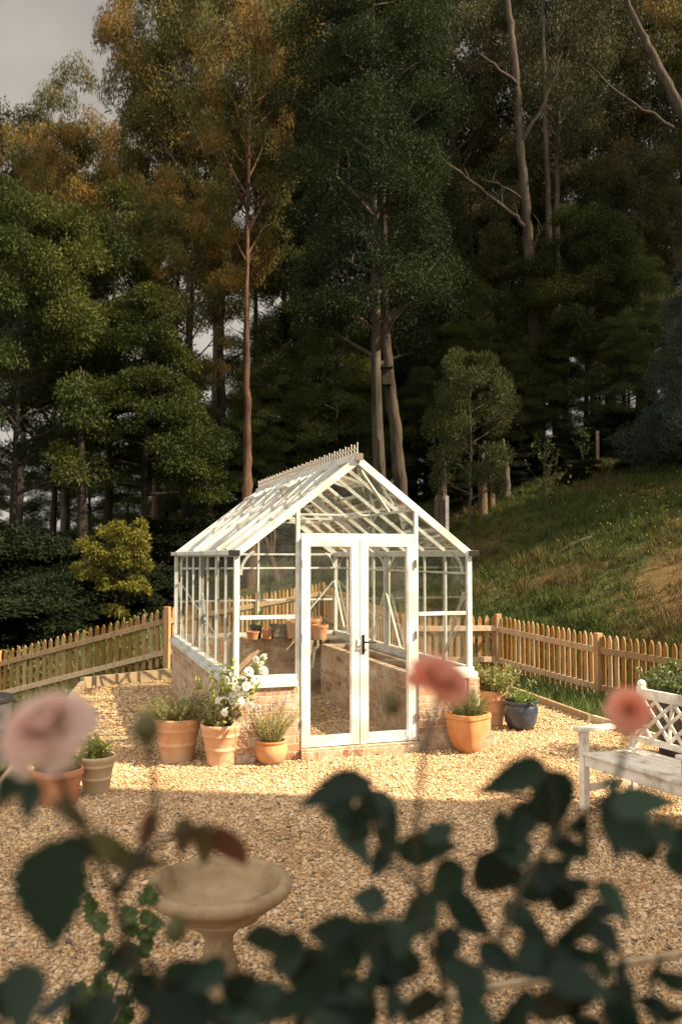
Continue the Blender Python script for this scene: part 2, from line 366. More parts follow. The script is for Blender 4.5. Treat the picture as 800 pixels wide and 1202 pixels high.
def mat_gravel():
    m, nt, out = new_mat('gravel_bed'); v = objco(nt)
    vo = N(nt, 'ShaderNodeTexVoronoi', Scale=60.); nt.links.new(v, vo.inputs['Vector'])
    sp = nt.nodes.new('ShaderNodeSeparateXYZ'); nt.links.new(vo.outputs['Color'], sp.inputs[0])
    r = ramp(nt, [(p, tuple(x*.92 for x in c)) for p, c in STONE_STOPS], 'CONSTANT'); nt.links.new(sp.outputs[0], r.inputs[0])
    rd = ramp(nt, [(.0, g(1.)), (.5, g(.9)), (.8, g(.35))]); nt.links.new(vo.outputs['Distance'], rd.inputs[0])
    mu = N(nt, 'ShaderNodeMath', operation='MULTIPLY'); mu.inputs[1].default_value = 1.
    inv = N(nt, 'ShaderNodeMath', operation='SUBTRACT'); inv.inputs[0].default_value = 1.; nt.links.new(vo.outputs['Distance'], inv.inputs[1])
    c = mixc(nt, 1., r.outputs[0], rd.outputs[0], 'MULTIPLY')
    bsdf(nt, out, c, .85, .15, 0, inv.outputs[0], .9, .02); return m
M['gravel'] = mat_gravel()
def mat_ground():
    m, nt, out = new_mat('hill_ground'); v = objco(nt)
    n1 = noise(nt, .35, 7, v, .62); r = ramp(nt, [(.34,(.028,.042,.011)),(.48,(.050,.062,.016)),(.62,(.10,.068,.028)),(.80,(.17,.105,.048))]); nt.links.new(n1.outputs[0], r.inputs[0])
    n2 = noise(nt, 6, 6, v); r2 = ramp(nt, [(.3,g(.6)),(.7,g(1.25))]); nt.links.new(n2.outputs[0], r2.inputs[0])
    c = mixc(nt, 1., r.outputs[0], r2.outputs[0], 'MULTIPLY')
    mp2 = nt.nodes.new('ShaderNodeMapping'); tcc = nt.nodes.new('ShaderNodeTexCoord'); nt.links.new(tcc.outputs['Object'], mp2.inputs['Vector'])
    mp2.inputs['Location'].default_value = (-8.2*.24, -16.8*.42, 0); mp2.inputs['Scale'].default_value = (.24, .42, 0)
    ln = N(nt, 'ShaderNodeVectorMath', operation='LENGTH'); nt.links.new(mp2.outputs[0], ln.inputs[0])
    nq = noise(nt, 1.1, 7, v, .65); sm = N(nt, 'ShaderNodeMath', operation='MULTIPLY_ADD'); nt.links.new(nq.outputs[0], sm.inputs[0]); sm.inputs[1].default_value = 1.6; nt.links.new(ln.outputs['Value'], sm.inputs[2])
    rq = ramp(nt, [(.0, g(1.)), (.5, g(1.)), (.85, g(0.))]); sh = N(nt, 'ShaderNodeMath', operation='MULTIPLY'); sh.inputs[1].default_value = .5; nt.links.new(sm.outputs[0], sh.inputs[0]); nt.links.new(sh.outputs[0], rq.inputs[0])
    c = mixc(nt, rq.outputs[0], c, mixc(nt, n2.outputs[0], (.12,.062,.026), (.22,.125,.055)))
    n3 = noise(nt, 22, 6, v)
    bsdf(nt, out, c, .95, .1, 0, n3.outputs[0], .8, .08); return m
M['ground'] = mat_ground()
M['grass'] = mat_leaf('grass_blade', (.032,.048,.012), (.054,.068,.017), (.12,.078,.03), .25, .7, .35, .08, .1)
M['litter'] = mat_leaf('dry_leaf', (.10,.055,.025), (.22,.13,.06), (.16,.08,.035), .15, .7, 3, .1, .1)
M['weed'] = mat_leaf('weed_leaf', (.05,.085,.02), (.10,.135,.035), (.075,.10,.03), .3, .5, .8, .3, .2)

# ------------------------------------------------------------------ terrain
CTRL = [(x, y, -.02) for x in (-3.6,-2,0,2,3.2) for y in (-6,-1,4,8,11.5)]
CTRL += [(-3.4,15.6,0.),(-2.2,14.9,0.),(0,15,0.),(1.1,15.5,0.02),(2.9,15.7,0.02),(3.9,13.1,-.06),(5.2,9.6,-.05),(-.44,20,.40),
 (-6.4,16.2,-.78),(-9,16.8,-1.25),(-6.5,11,-.75),(-5.2,5,-.3),(-9,6,-.8),(-8,-5,-.3),(9,2,0.),(13,-4,0.),(7,7,.1),(9,-8,0.),
 (6,14,.65),(9,14,1.8),(14,12,2.4),(5.6,20,2.0),(4,22,1.75),(12,20,3.9),(2,20,.8),(2.2,30,2.9),(4.8,30,3.95),(9,30,5.3),(12,30,6.3),(20,30,8.6),
 (-3,30,1.5),(-12,30,.4),(-20,30,-.3),(-3,23,.55),(-8,23,-.35),(-14,20,-1.2),(5,45,5.6),(15,45,9.6),(26,45,12.4),(-5,45,2.4),(-15,45,.5),(-26,45,-1.),
 (-15,62,-2.),(0,62,3.),(15,62,10.5),(32,62,15.),(22,14,4.2),(30,20,7.)]
CT = np.array(CTRL, float)
def _tps(r2): return np.where(r2 > 1e-9, .5*r2*np.log(np.maximum(r2, 1e-9)), 0.)
def _fit():
    n = len(CT); d = ((CT[:, None, :2]-CT[None, :, :2])**2).sum(-1)
    K = _tps(d) + np.eye(n)*.4
    P = np.c_[np.ones(n), CT[:, :2]]
    A = np.block([[K, P], [P.T, np.zeros((3, 3))]])
    return np.linalg.solve(A, np.r_[CT[:, 2], 0, 0, 0])
TW = _fit()
YARD = np.array([(-1.35,-1.),(-3.98,13.5),(-2.9,14.7),(1.9,14.7),(2.35,13.9),(3.07,10.9),(4.7,6.),(5.2,-1.)])
def inside(X, Y, poly):
    r = np.zeros(X.shape, bool); n = len(poly)
    for i in range(n):
        x0, y0 = poly[i]; x1, y1 = poly[(i+1) % n]
        c = ((y0 > Y) != (y1 > Y)) & (X < (x1-x0)*(Y-y0)/((y1-y0) if abs(y1-y0) > 1e-9 else 1e-9) + x0)
        r ^= c
    return r
def hz(X, Y):
    X = np.asarray(X, float); Y = np.asarray(Y, float); sh = X.shape
    x = np.clip(X, -42, 42).ravel(); y = np.clip(Y, -14, 66).ravel()
    d = (x[:, None]-CT[None, :, 0])**2 + (y[:, None]-CT[None, :, 1])**2
    z = _tps(d) @ TW[:len(CT)] + TW[-3] + TW[-2]*x + TW[-1]*y
    z = z.reshape(sh)
    return np.where(inside(X, Y, YARD), np.minimum(z, -.012), z)
def h1(x, y): return float(hz(np.array([x]), np.array([y]))[0])
def build_ground():
    xs = np.unique(np.r_[np.linspace(-160,-42,12), np.linspace(-42,-8,52), np.linspace(-8,8,110), np.linspace(8,42,70), np.linspace(42,170,12)])
    ys = np.unique(np.r_[np.linspace(-60,-14,8), np.linspace(-14,4,30), np.linspace(4,18,100), np.linspace(18,66,110), np.linspace(66,240,14)])
    X, Y = np.meshgrid(xs, ys); Z = hz(X, Y)
    ny, nx = X.shape
    nz = rng.normal(size=X.shape)*.02
    Z = np.where((Y > 16) | (X > 5.5) | (X < -5), Z + nz, Z)
    V = np.c_[X.ravel(), Y.ravel(), Z.ravel()]
    i = (np.arange(ny-1)[:, None]*nx + np.arange(nx-1)[None, :]).ravel()
    F = np.c_[i, i+1, i+nx+1, i+nx]
    me = np_mesh('ground', V, F, np.full(len(F), 4), True); me.materials.append(M['ground'])
    structure(link(bpy.data.objects.new('ground', me)))
    mb = MB(); n = len(YARD)
    mb.add([(x, y, 0.) for x, y in YARD] + [(x, y, -.10) for x, y in YARD],
           [tuple(range(n-1, -1, -1))[::-1]] + [(k, k+n, (k+1) % n+n, (k+1) % n) for k in range(n)])
    o = mb.build('gravel_path', M['gravel']); structure(o)
build_ground()

# ------------------------------------------------------------------ greenhouse
GX, GY, GR = -1.053, 8.69, .3114
GW, GL, HE, HA, HB, HS = 2.58, 4.87, 2.09, 3.08, .74, .86
def gh2w(x, y, z=0.):
    c, s = math.cos(GR), math.sin(GR)
    return Vector((GX + x*c - y*s, GY + x*s + y*c, z))
def build_stones():
    # loose stones on the yard, in view and a little to each side
    def pts(y0, y1, dens):
        A = (y1-y0)*(1.9*y1+2.6); n = int(A*dens)
        Y = rng.uniform(y0, y1, n); X = rng.uniform(-.5, .5, n)*(1.9*y1+2.6)
        ok = inside(X, Y, YARD) & (np.abs(X) < .47*Y+.9)
        X, Y = X[ok], Y[ok]
        c, s = math.cos(GR), math.sin(GR)
        lx = (X-GX)*c + (Y-GY)*s; ly = -(X-GX)*s + (Y-GY)*c
        wall = (lx > -.12) & (lx < GW+.12) & (ly > -.12) & (ly < GL+.12)
        inn = (lx > .62) & (lx < 1.95) & (ly > .1) & (ly < 4.3)
        ok = ~wall | inn
        return np.c_[X[ok], Y[ok]]
    ico = []
    ph = (1+5**.5)/2
    for a, b in ((1,ph),(-1,ph),(1,-ph),(-1,-ph)): ico += [(0,a,b),(a,b,0),(b,0,a)]
    ico = nrm(np.array(ico, float))
    tri = []
    for i in range(12):
        for j in range(i+1, 12):
            for k in range(j+1, 12):
                if all(abs(np.linalg.norm(ico[p]-ico[q])-1.0515) < .01 for p, q in ((i,j),(j,k),(i,k))):
                    nn = np.cross(ico[j]-ico[i], ico[k]-ico[i])
                    tri.append((i,j,k) if nn @ ico[i] > 0 else (i,k,j))
    tri = np.array(tri)
    octa = np.array([(1,0,0),(-1,0,0),(0,1,0),(0,-1,0),(0,0,1),(0,0,-1)], float)
    otri = np.array([(0,2,4),(2,1,4),(1,3,4),(3,0,4),(2,0,5),(1,2,5),(3,1,5),(0,3,5)])
    Vs, Fs, off = [], [], 0
    for y0, y1, dens, size, base, tr in ((2.6,5.0,5600,.0078,ico,tri),(5.0,7.6,3500,.0090,ico,tri),(7.6,10.2,2100,.0105,octa,otri),(10.2,14.7,950,.0145,octa,otri)):
        P = pts(y0, y1, dens); n = len(P)
        s = size*np.exp(rng.normal(0, .33, n))
        sca = np.c_[rng.uniform(.75,1.35,n), rng.uniform(.65,1.1,n), rng.uniform(.42,.75,n)]*s[:, None]
        B = base[None]*(1+rng.normal(0,.13,(n,len(base),1)))*sca[:, None, :]
        a = rng.uniform(0, 6.28, n); t = rng.normal(0, .35, n)
        ct, st = np.cos(t)[:, None], np.sin(t)[:, None]
        y_, z_ = B[..., 1]*ct - B[..., 2]*st, B[..., 1]*st + B[..., 2]*ct
        ca, sa = np.cos(a)[:, None], np.sin(a)[:, None]
        x2, y2 = B[..., 0]*ca - y_*sa, B[..., 0]*sa + y_*ca
        z0 = rng.uniform(.2, 1.0, n)*s*.55
        V = np.stack([x2+P[:, :1], y2+P[:, 1:], z_+z0[:, None]], -1)
        Vs.append(V.reshape(-1,3)); Fs.append((np.arange(n)[:, None, None]*len(base)+tr[None]).reshape(-1,3)+off); off += n*len(base)
    V = np.concatenate(Vs); F = np.concatenate(Fs)
    me = np_mesh('gravel', V, F, np.full(len(F), 3)); me.materials.append(M['stones'])
    o = link(bpy.data.objects.new('gravel', me)); stuff(o)
    tag(o, 'loose cream and tan gravel stones covering the yard', 'gravel')
build_stones()

def greenhouse():
    G = thing('greenhouse', 'white framed glass greenhouse on a low brick base with double doors', 'greenhouse', (GX, GY, 0), GR)
    W_, K, BR = M['white'], M['glass'], M['brick']
    d0, d1 = .652, 1.936          # door opening
    DT = 2.25
    t = .11
    # brick base: four walls and threshold
    def wall(bx): 
        mb = MB(); mb.box(*bx); return mb.build('brick_wall', BR, G)
    wall(((.005, GL/2, HB/2), (.11, GL+.12, HB)))
    wall(((GW-.005+.03, GL/2, HB/2), (.13, GL+.12, HB)))
    wall(((d0/2+.03-.005, -.005, HB/2-.001), (d0-.06-.005, .11, HB-.002)))
    wall((((d1+GW)/2-.015-.005, -.005, HB/2-.001), (GW-d1-.06-.025, .11, HB-.002)))
    wall(((GW/2, GL+.002, HB/2-.001), (GW-.12, .11, HB-.002)))
    mb = MB(); mb.box(((d0+d1)/2, -.02, .052), (d1-d0+.0, .20, .104)); mb.build('threshold', BR, G)
    mb = MB(); mb.box((GW+.05, -.03, .17), (.30, .16, .34)); mb.box((GW-.33, -.03, .06), (.42, .14, .12)); mb.build('brick_footing', BR, G)
    # sills
    def sill(a, b, nx, ny):
        mb = MB(); a = Vector(a); b = Vector(b)
        n = Vector((nx, ny, 0))
        mb.beam(a + Vector((0,0,.03)) + n*.03, b + Vector((0,0,.03)) + n*.03, .12 if True else 0, .056)
        mb.beam(a + Vector((0,0,.088)) + n*.008, b + Vector((0,0,.088)) + n*.008, .075, .056)
        mb.build('sill', W_, G, bevel=.004)
    sill((0,-.03,HB), (0,GL+.03,HB), -1, 0); sill((GW,-.03,HB), (GW,GL+.03,HB), 1, 0)
    sill((.045,0,HB), (d0-.035,0,HB), 0, -1); sill((d1+.035,0,HB), (GW-.045,0,HB), 0, -1); sill((.045,GL,HB), (GW-.045,GL,HB), 0, 1)
    def bar(name, a, b, w=.03, h=.045, up=(0,0,1)):
        mb = MB(); mb.beam(a, b, w, h, up); return mb.build(name, W_, G, bevel=.003)
    zs = HB + .117
    # corner posts
    for x in (0, GW):
        for y in (0, GL):
            mb = MB(); mb.box((x, y, (zs+HE)/2), (.056, .056, HE-zs)); mb.build('corner_post', W_, G, bevel=.006)
    np_ = 8; st = GL/np_
    RS = math.hypot(GW/2, HA-HE); sl = math.atan2(HA-HE, GW/2)
    def rp(side, s, y, off=0.):
        """point on the roof slope: side -1 left, +1 right; s 0 eave .. 1 ridge"""
        x = GW/2*s if side < 0 else GW - GW/2*s
        n = Vector((math.sin(sl)*side, 0, math.cos(sl)))
        return Vector((x, y, HE + s*(HA-HE))) + n*off
    for i in range(1, np_):
        y = st*i
        for x in (0, GW): bar('glazing_bar', (x, y, zs), (x, y, HE-.03), .022, .04, up=(0,1,0))
        for sd in (-1, 1): bar('roof_bar', rp(sd, .02, y, .022), rp(sd, .985, y, .022), .042 if sd < 0 else .028, .055 if sd < 0 else .04, up=(0,1,0) if False else (0,0,1))
    # eaves with gutter
    for x, s in ((0,-1), (GW,1)):
        mb = MB(); mb.beam((x, -.05, HE), (x, GL+.05, HE), .06, .07); mb.beam((x+s*.055, -.05, HE+.006), (x+s*.055, GL+.05, HE+.006), .048, .05)
        mb.build('eave_gutter', W_, G, bevel=.004)
        for y in (-.062, GL+.062):
            mb = MB(); mb.box((x+s*.035, y, HE+.004), (.115, .022, .06)); mb.build('gutter_cap', M['black'], G, bevel=.003)
    # gable rafters front and back, ridge
    for y in (0, GL):
        for sd in (-1, 1):
            mb = MB(); mb.beam(rp(sd, 0., y, .0), rp(sd, 1., y, .0), .055, .078); 
            mb.build('gable_rafter', W_, G, bevel=.004)
    bar('ridge', (GW/2, -.04, HA+.03), (GW/2, GL+.04, HA+.03), .07, .06)
    mb = MB(); mb.box((GW/2, -.055, HA+.03), (.085, .02, .075)); mb.build('ridge_cap', M['rubber'], G)
    # cresting along the ridge
    mb = MB(); n = 48
    zc = HA+.06
    mb.beam((GW/2, 0, zc+.025), (GW/2, GL, zc+.025), .010, .012); mb.beam((GW/2, 0, zc+.07), (GW/2, GL, zc+.07), .010, .012)
    for i in range(n+1):
        y = GL*i/n; hgt = .115 if i % 2 == 0 else .10
        mb.box((GW/2, y, zc+hgt/2), (.010, .011, hgt)); mb.box((GW/2, y, zc+hgt*.86), (.010, .026, .012))
        mb.add([(GW/2-.006,y-.012,zc+hgt),(GW/2+.006,y-.012,zc+hgt),(GW/2+.006,y+.012,zc+hgt),(GW/2-.006,y+.012,zc+hgt),(GW/2,y,zc+hgt+.02)], [(0,1,4),(1,2,4),(2,3,4),(3,0,4),(3,2,1,0)])
    mb.build('cresting', M['cresting'], G)
    # front: door posts up to the rafters, side rails
    def gable_z(x): return HE + min(x, GW-x)/(GW/2)*(HA-HE)
    for x in (d0-.015, d1+.015): bar('door_post', (x, 0, .10), (x, 0, gable_z(x)-.04), .04, .05, up=(0,1,0))
    bar('door_header', (d0+.012, -.002, DT+.022), (d1-.012, -.002, DT+.022), .05, .05)
    for a, b in ((.04, d0-.045), (d1+.045, GW-.04)): bar('transom', (a, 0, 1.44), (b, 0, 1.44), .035, .04)
    # back: bars and rails
    for x in (GW*.25, GW*.5, GW*.75): bar('glazing_bar', (x, GL, zs), (x, GL, gable_z(x)-.05), .03, .045, up=(0,1,0))
    for z in (1.36, 1.87, HE): bar('transom', (.04, GL+.002, z), (GW-.04, GL+.002, z), .026 if z < 2 else .05, .03)
    bar('transom', (GW+.001, .04, 1.87), (GW+.001, GL-.04, 1.87), .02, .022)
    # mid frame: posts, rafters, brackets, ties
    ym = GL/2
    for x in (.03, GW-.03):
        bar('frame_post', (x, ym+.05, zs), (x, ym+.05, HE-.04), .05, .05)
    for sd in (-1, 1): bar('frame_rafter', rp(sd, .03, ym+.05, -.06), rp(sd, .97, ym+.05, -.06), .05, .05)
    for y in (.05, ym+.05, GL-.05):
        for x, s in ((.03, 1), (GW-.03, -1)):
            mb = MB(); P = []
            for k in range(7):
                a = k/6*1.15
                P.append((x+s*(.02+.24*(1-math.cos(a))), y, HE-.22+.26*math.sin(a)))
            mb.tube(P, .017, 6); mb.build('eave_bracket', W_, G)
    for z, y in ((2.62, ym+.05), (2.62, GL*.27), (2.62, GL*.77)):
        hw = (HA-z)/(HA-HE)*GW/2
        bar('roof_tie', (GW/2-hw, y, z-.06), (GW/2+hw, y, z-.06), .025, .025)
    for sd in (-1, 1): bar('purlin', rp(sd, .5, .04, -.03), rp(sd, .5, GL-.04, -.03), .03, .03)
    # wind braces
    zt = 1.66
    def brace(a, b): bar('brace', a, b, .028, .02)
    for x in (.035, GW-.035):
        brace((x, .05, zt), (x, .62, zs)); brace((x, GL-.05, zt), (x, GL-.62, zs))
        brace((x, ym+.05, zt-.05), (x, ym-.5, zs)); brace((x, ym+.05, zt-.05), (x, ym+.6, zs))
        brace((x, ym+.05, HE-.32), (x, ym-.28, HE-.04)); 
    brace((.05, GL-.04, zt), (.6, GL-.04, zs)); brace((GW-.05, GL-.04, zt), (GW-.75, GL-.04, zs))
    # longer roof brace seen under the right slope
    bar('brace', rp(1, .95, .05, -.045), rp(1, .52, .62, -.045), .03, .03)
    # panes
    def pane_quad(pts, th=.004, parent=G, mat=None):
        pts = [Vector(p) for p in pts]
        n = (pts[1]-pts[0]).cross(pts[2]-pts[1]).normalized()*th/2
        mb = MB(); k = len(pts)
        mb.add([p+n for p in pts]+[p-n for p in pts], [tuple(range(k)), tuple(range(2*k-1, k-1, -1))] + [(i, i+k, (i+1) % k+k, (i+1) % k) for i in range(k)])
        return mb.build('pane', mat or K, parent)
    for i in range(np_):
        y0, y1 = st*i+.008, st*(i+1)-.008
        for x in (0, GW): pane_quad([(x, y0, zs), (x, y1, zs), (x, y1, HE-.03), (x, y0, HE-.03)])
        for sd in (-1, 1):
            vent = i in (2, 5)
            top = .52 if vent else .985
            # glass laid in three overlapping lights, each tilted a hair
            cuts = [.02, .36, .69, .985]
            for a, b in zip(cuts[:-1], cuts[1:]):
                if vent and a > .5: continue
                pane_quad([rp(sd, a, y0, .014), rp(sd, a, y1, .014), rp(sd, b, y1, .006), rp(sd, b, y0, .006)], mat=M['roof_glass'] if sd < 0 else None)
            if vent:
                # hinged ventilator, opened a little
                v = bpy.data.objects.new('roof_vent', None); link(v, G)
                mb = MB(); op = .16 if sd > 0 else .10
                A0, A1 = rp(sd, .70, y0, .03+op), rp(sd, .70, y1, .03+op); B0, B1 = rp(sd, .985, y0, .03), rp(sd, .985, y1, .03)
                for p, q in ((A0, A1), (B0, B1), (A0, B0), (A1, B1)): mb.beam(p, q, .035, .03)
                bpy.data.objects.remove(v)
                v = mb.build('roof_vent', W_, G)
                pane_quad([A0, A1, B1, B0], parent=v, mat=M['roof_glass'] if sd < 0 else None)
                mb = MB(); mb.beam((A0+A1)/2, rp(sd, .66, (y0+y1)/2, -.05), .012, .012); mb.build('stay', M['rubber'], v)
                bar('roof_bar', rp(sd, .69, y0, .012), rp(sd, .69, y1, .012), .03, .03)
    # gable panes front
    pane_quad([(.03,0,zs),(d0-.04,0,zs),(d0-.04,0,1.425),(.03,0,1.425)])
    pane_quad([(.03,0,1.455),(d0-.04,0,1.455),(d0-.04,0,gable_z(d0-.04)-.05),(.03,0,HE)])
    pane_quad([(d1+.04,0,zs),(GW-.03,0,zs),(GW-.03,0,1.425),(d1+.04,0,1.425)])
    pane_quad([(d1+.04,0,1.455),(GW-.03,0,1.455),(GW-.03,0,HE),(d1+.04,0,gable_z(d1+.04)-.05)])
    pane_quad([(d0+.01,0,DT+.045),(d1-.01,0,DT+.045),(d1-.01,0,gable_z(d1)-.05),(GW/2,0,HA-.05),(d0+.01,0,gable_z(d0)-.05)])
    for a, b in ((.03,GW*.25-.01),(GW*.25+.01,GW*.5-.01),(GW*.5+.01,GW*.75-.01),(GW*.75+.01,GW-.03)):
        pane_quad([(a,GL,zs),(b,GL,zs),(b,GL,gable_z(b)-.04),(a,GL,gable_z(a)-.04)])
    # doors
    w = (d1-d0)/2; zb = .112
    for k in range(2):
        x0 = d0 + k*w + (.004 if k else .012); x1 = x0 + w - .016
        s_ = .085
        mb = MB(); yy = -.03
        mb.box(((x0+x1)/2, yy, zb+.055), (x1-x0-2*s_, .045, .11)); mb.box(((x0+x1)/2, yy, DT-.045-.002), (x1-x0-2*s_, .045, .086))
        mb.box((x0+s_/2, yy, (zb+DT)/2-.002), (s_, .045, DT-zb)); mb.box((x1-s_/2, yy, (zb+DT)/2-.002), (s_, .045, DT-zb))
        # glazing beads
        for a, b in (((x0+s_+.007, yy-.002, zb+.11), (x0+s_+.007, yy-.002, DT-.088)), ((x1-s_-.007, yy-.002, zb+.11), (x1-s_-.007, yy-.002, DT-.088))): mb.beam(a, b, .013, .03, up=(0,1,0))
        d = mb.build('door', W_, G, bevel=.004)
        pane_quad([(x0+s_, yy, zb+.11), (x1-s_, yy, zb+.11), (x1-s_, yy, DT-.09), (x0+s_, yy, DT-.09)], parent=d)
        for hzv in (.35, 1.22, 1.98):
            hx = x0-.004 if k == 0 else x1+.004
            mb = MB(); mb.box((hx, -.062, hzv), (.016, .022, .085)); mb.build('hinge', M['rubber'], d)
        if k == 1:
            hx = x0 + .036
            mb = MB(); mb.box((hx, -.057, 1.14), (.026, .010, .20)); mb.tube([(hx, -.06, 1.165), (hx, -.105, 1.165), (hx+.03, -.11, 1.165), (hx+.125, -.108, 1.163)], [.010,.010,.0095,.008], 8)
            mb.lathe([(.010,-.01),(.010,.01)], 10, (hx, -.062, 1.085)); mb.build('handle', M['bronze'], d)
        else:
            mb = MB(); mb.box((x1-.01, -.06, 1.16), (.03, .012, .07)); mb.build('lock_keep', W_, d)
    return G
GHO = greenhouse()

# raised beds and table inside the greenhouse (things of their own)
def bed(label, x0, x1, y0, y1, hgt, soil_drop=.09, sides='lrfb', th=.10):
    t = thing('raised_bed', label, 'raised bed', (GX, GY, 0), GR)
    mb = MB()
    if 'l' in sides: mb.box((x0+th/2, (y0+y1)/2, hgt/2), (th, y1-y0, hgt))
    if 'r' in sides: mb.box((x1-th/2, (y0+y1)/2, hgt/2), (th, y1-y0, hgt))
    if 'f' in sides: mb.box(((x0+x1)/2, y0+th/2, hgt/2-.002), (x1-x0-2*th+.0, th, hgt-.004))
    if 'b' in sides: mb.box(((x0+x1)/2, y1-th/2, hgt/2-.002), (x1-x0-2*th+.0, th, hgt-.004))
    mb.build('brick_wall', M['brick'], t)
    mb = MB(); n = 14; vs = []
    for j in range(n+1):
        for i in range(7):
            vs.append((x0+th*.6+(x1-x0-1.2*th)*i/6, y0+th*.6+(y1-y0-1.2*th)*j/n, hgt-soil_drop+random.uniform(-.02,.02)))
    fs = [(j*7+i, j*7+i+1, (j+1)*7+i+1, (j+1)*7+i) for j in range(n) for i in range(6)]
    mb.add(vs, fs); mb.build('soil', M['soil'], t, smooth=True)
    return t
bed('long brick raised bed with dark soil along the right greenhouse wall', 2.03, GW-.07, .12, 3.85, .75, sides='lfbr')
bed('brick raised bed across the back of the greenhouse under the pots', .08, 1.84, 4.40, GL-.07, .80, sides='lrfb')
bed('low brick raised bed along the left greenhouse wall behind white roses', .08, .52, .35, 3.9, .52, sides='lrfb')
def trestle():
    t = thing('trestle_table', 'rough timber trestle table at the back of the greenhouse', 'table', (GX, GY, 0), GR)
    mb = MB(); mb.box((2.13, 4.36, .80), (.54, .62, .035)); mb.build('table_top', M['oldwood'], t, bevel=.004)
    for y in (4.15, 4.58):
        for dx in (-.2, .2):
            mb = MB(); mb.beam((2.13+dx*.5, y, .78), (2.13+dx*1.1, y-.05, .0), .045, .05); mb.build('leg', M['oldwood'], t, bevel=.003)
        mb = MB(); mb.box((2.13, y+.03, .32), (.36, .02, .06)); mb.build('stretcher', M['oldwood'], t)
trestle()

# ------------------------------------------------------------------ pots and plants
def pot_profile(kind, r, h):
    if kind == 'rim':       # classic flower pot with thick rim and a band
        return [(r*.66,0),(r*.70,.01*h),(r*.80,.42*h),(r*.83,.44*h),(r*.83,.48*h),(r*.81,.50*h),(r*.885,.76*h),(r*1.0,.775*h),(r*1.0,.96*h),(r*.98,h),(r*.90,h),(r*.87,.93*h),(r*.84,.80*h)]
    if kind == 'banded':
        return [(r*.62,0),(r*.66,.015*h),(r*.755,.36*h),(r*.79,.38*h),(r*.79,.43*h),(r*.77,.45*h),(r*.87,.70*h),(r*.91,.72*h),(r*.91,.77*h),(r*.895,.79*h),(r*.97,.89*h),(r*1.0,.93*h),(r*1.0,.98*h),(r*.97,h),(r*.89,h),(r*.86,.9*h),(r*.83,.8*h)]
    if kind == 'round':
        return [(r*.58,0),(r*.64,.02*h),(r*.86,.20*h),(r*.98,.45*h),(r*1.0,.60*h),(r*.93,.80*h),(r*.86,.87*h),(r*.90,.90*h),(r*.93,.95*h),(r*.91,h),(r*.82,h),(r*.79,.92*h),(r*.80,.80*h)]
    if kind == 'square':
        return [(r*.42,0),(r*.50,.02*h),(r*.72,.20*h),(r*.87,.46*h),(r*.93,.75*h),(r*.92,.86*h),(r*.99,.89*h),(r*1.0,.95*h),(r*.98,h),(r*.88,h),(r*.85,.92*h),(r*.82,.8*h)]
    if kind == 'bowl':
        return [(r*.62,0),(r*.70,.03*h),(r*.92,.30*h),(r*1.0,.62*h),(r*.97,.78*h),(r*.90,.86*h),(r*1.0,.91*h),(r*1.02,.96*h),(r*.99,h),(r*.88,h),(r*.85,.9*h),(r*.83,.8*h)]
    if kind == 'plain':
        return [(r*.70,0),(r*.73,.015*h),(r*.93,.80*h),(r*1.0,.82*h),(r*1.0,.98*h),(r*.98,h),(r*.9,h),(r*.87,.9*h),(r*.85,.8*h)]
def pot_part(parent, kind, r, h, mat, sq=0., name='pot'):
    pr = pot_profile(kind, r, h)
    s = 0.
    if kind == 'square': s = [max(0., min(.55, .1+z/h*.55)) for _, z in pr]
    mb = MB().lathe(pr, 48, sq=s); o = mb.build(name, mat, parent, smooth=True, auto=38)
    # soil
    mb = MB(); n = 20; vs = [(0,0,.86*h)]
    for k in range(n):
        a = 6.2832*k/n; vs.append((r*.855*math.cos(a), r*.855*math.sin(a), .855*h+random.uniform(-.004,.006)))
    mb.add(vs, [(0, k+1, (k+1) % n+1) for k in range(n)]); mb.build('soil', M['soil'], parent)
    return o
def shoots(parent, z0, r0, hgt, n, spread, leaf, lw, per, mat, stem_mat=None, droop=.0, up=.55, jitter=.25, hvar=.35, name='foliage'):
    """bush of thin stems carrying needle or small leaves"""
    Ps, Ds, st = [], [], MB()
    for i in range(n):
        a = random.uniform(0, 6.283); q = math.sqrt(random.random())
        b = Vector((math.cos(a)*r0*q, math.sin(a)*r0*q, z0))
        H = hgt*(1-hvar*random.random())*(1-.25*q)
        a2 = a + random.uniform(-.6, .6)
        out = Vector((math.cos(a2), math.sin(a2), 0))*spread*(.25+.9*q)*random.uniform(.5, 1.1)
        pts = []
        for k in range(5):
            s = k/4
            pts.append(b + out*(s**1.3) + Vector((random.uniform(-1,1), random.uniform(-1,1), 0))*jitter*hgt*.08*s + Vector((0,0,H*(s-droop*s*s))))
        st.tube(pts, [.0035,.003,.0025,.002,.0012], 4, cap=False)
        for k in range(per):
            s = .18+.82*(k+random.random())/per
            i0 = min(3, int(s*4)); f = s*4-i0
            Ps.append(pts[i0].lerp(pts[i0+1], f)); Ds.append((pts[i0+1]-pts[i0]).normalized())
    P = np.array([tuple(p) for p in Ps]); D = np.array([tuple(d) for d in Ds]); m = len(P)
    rd = runit(m); D2 = nrm(D*up + rd*(1.1-up)); Nn = nrm(np.cross(D2, runit(m)))
    L = leaf*rng.uniform(.6, 1.25, m)
    st.build('stems', stem_mat or M['stem_brown'], parent)
    return leaf_obj(name, [(P, D2, Nn, L, L*lw, '4' if leaf < .045 else '6')], mat, parent)
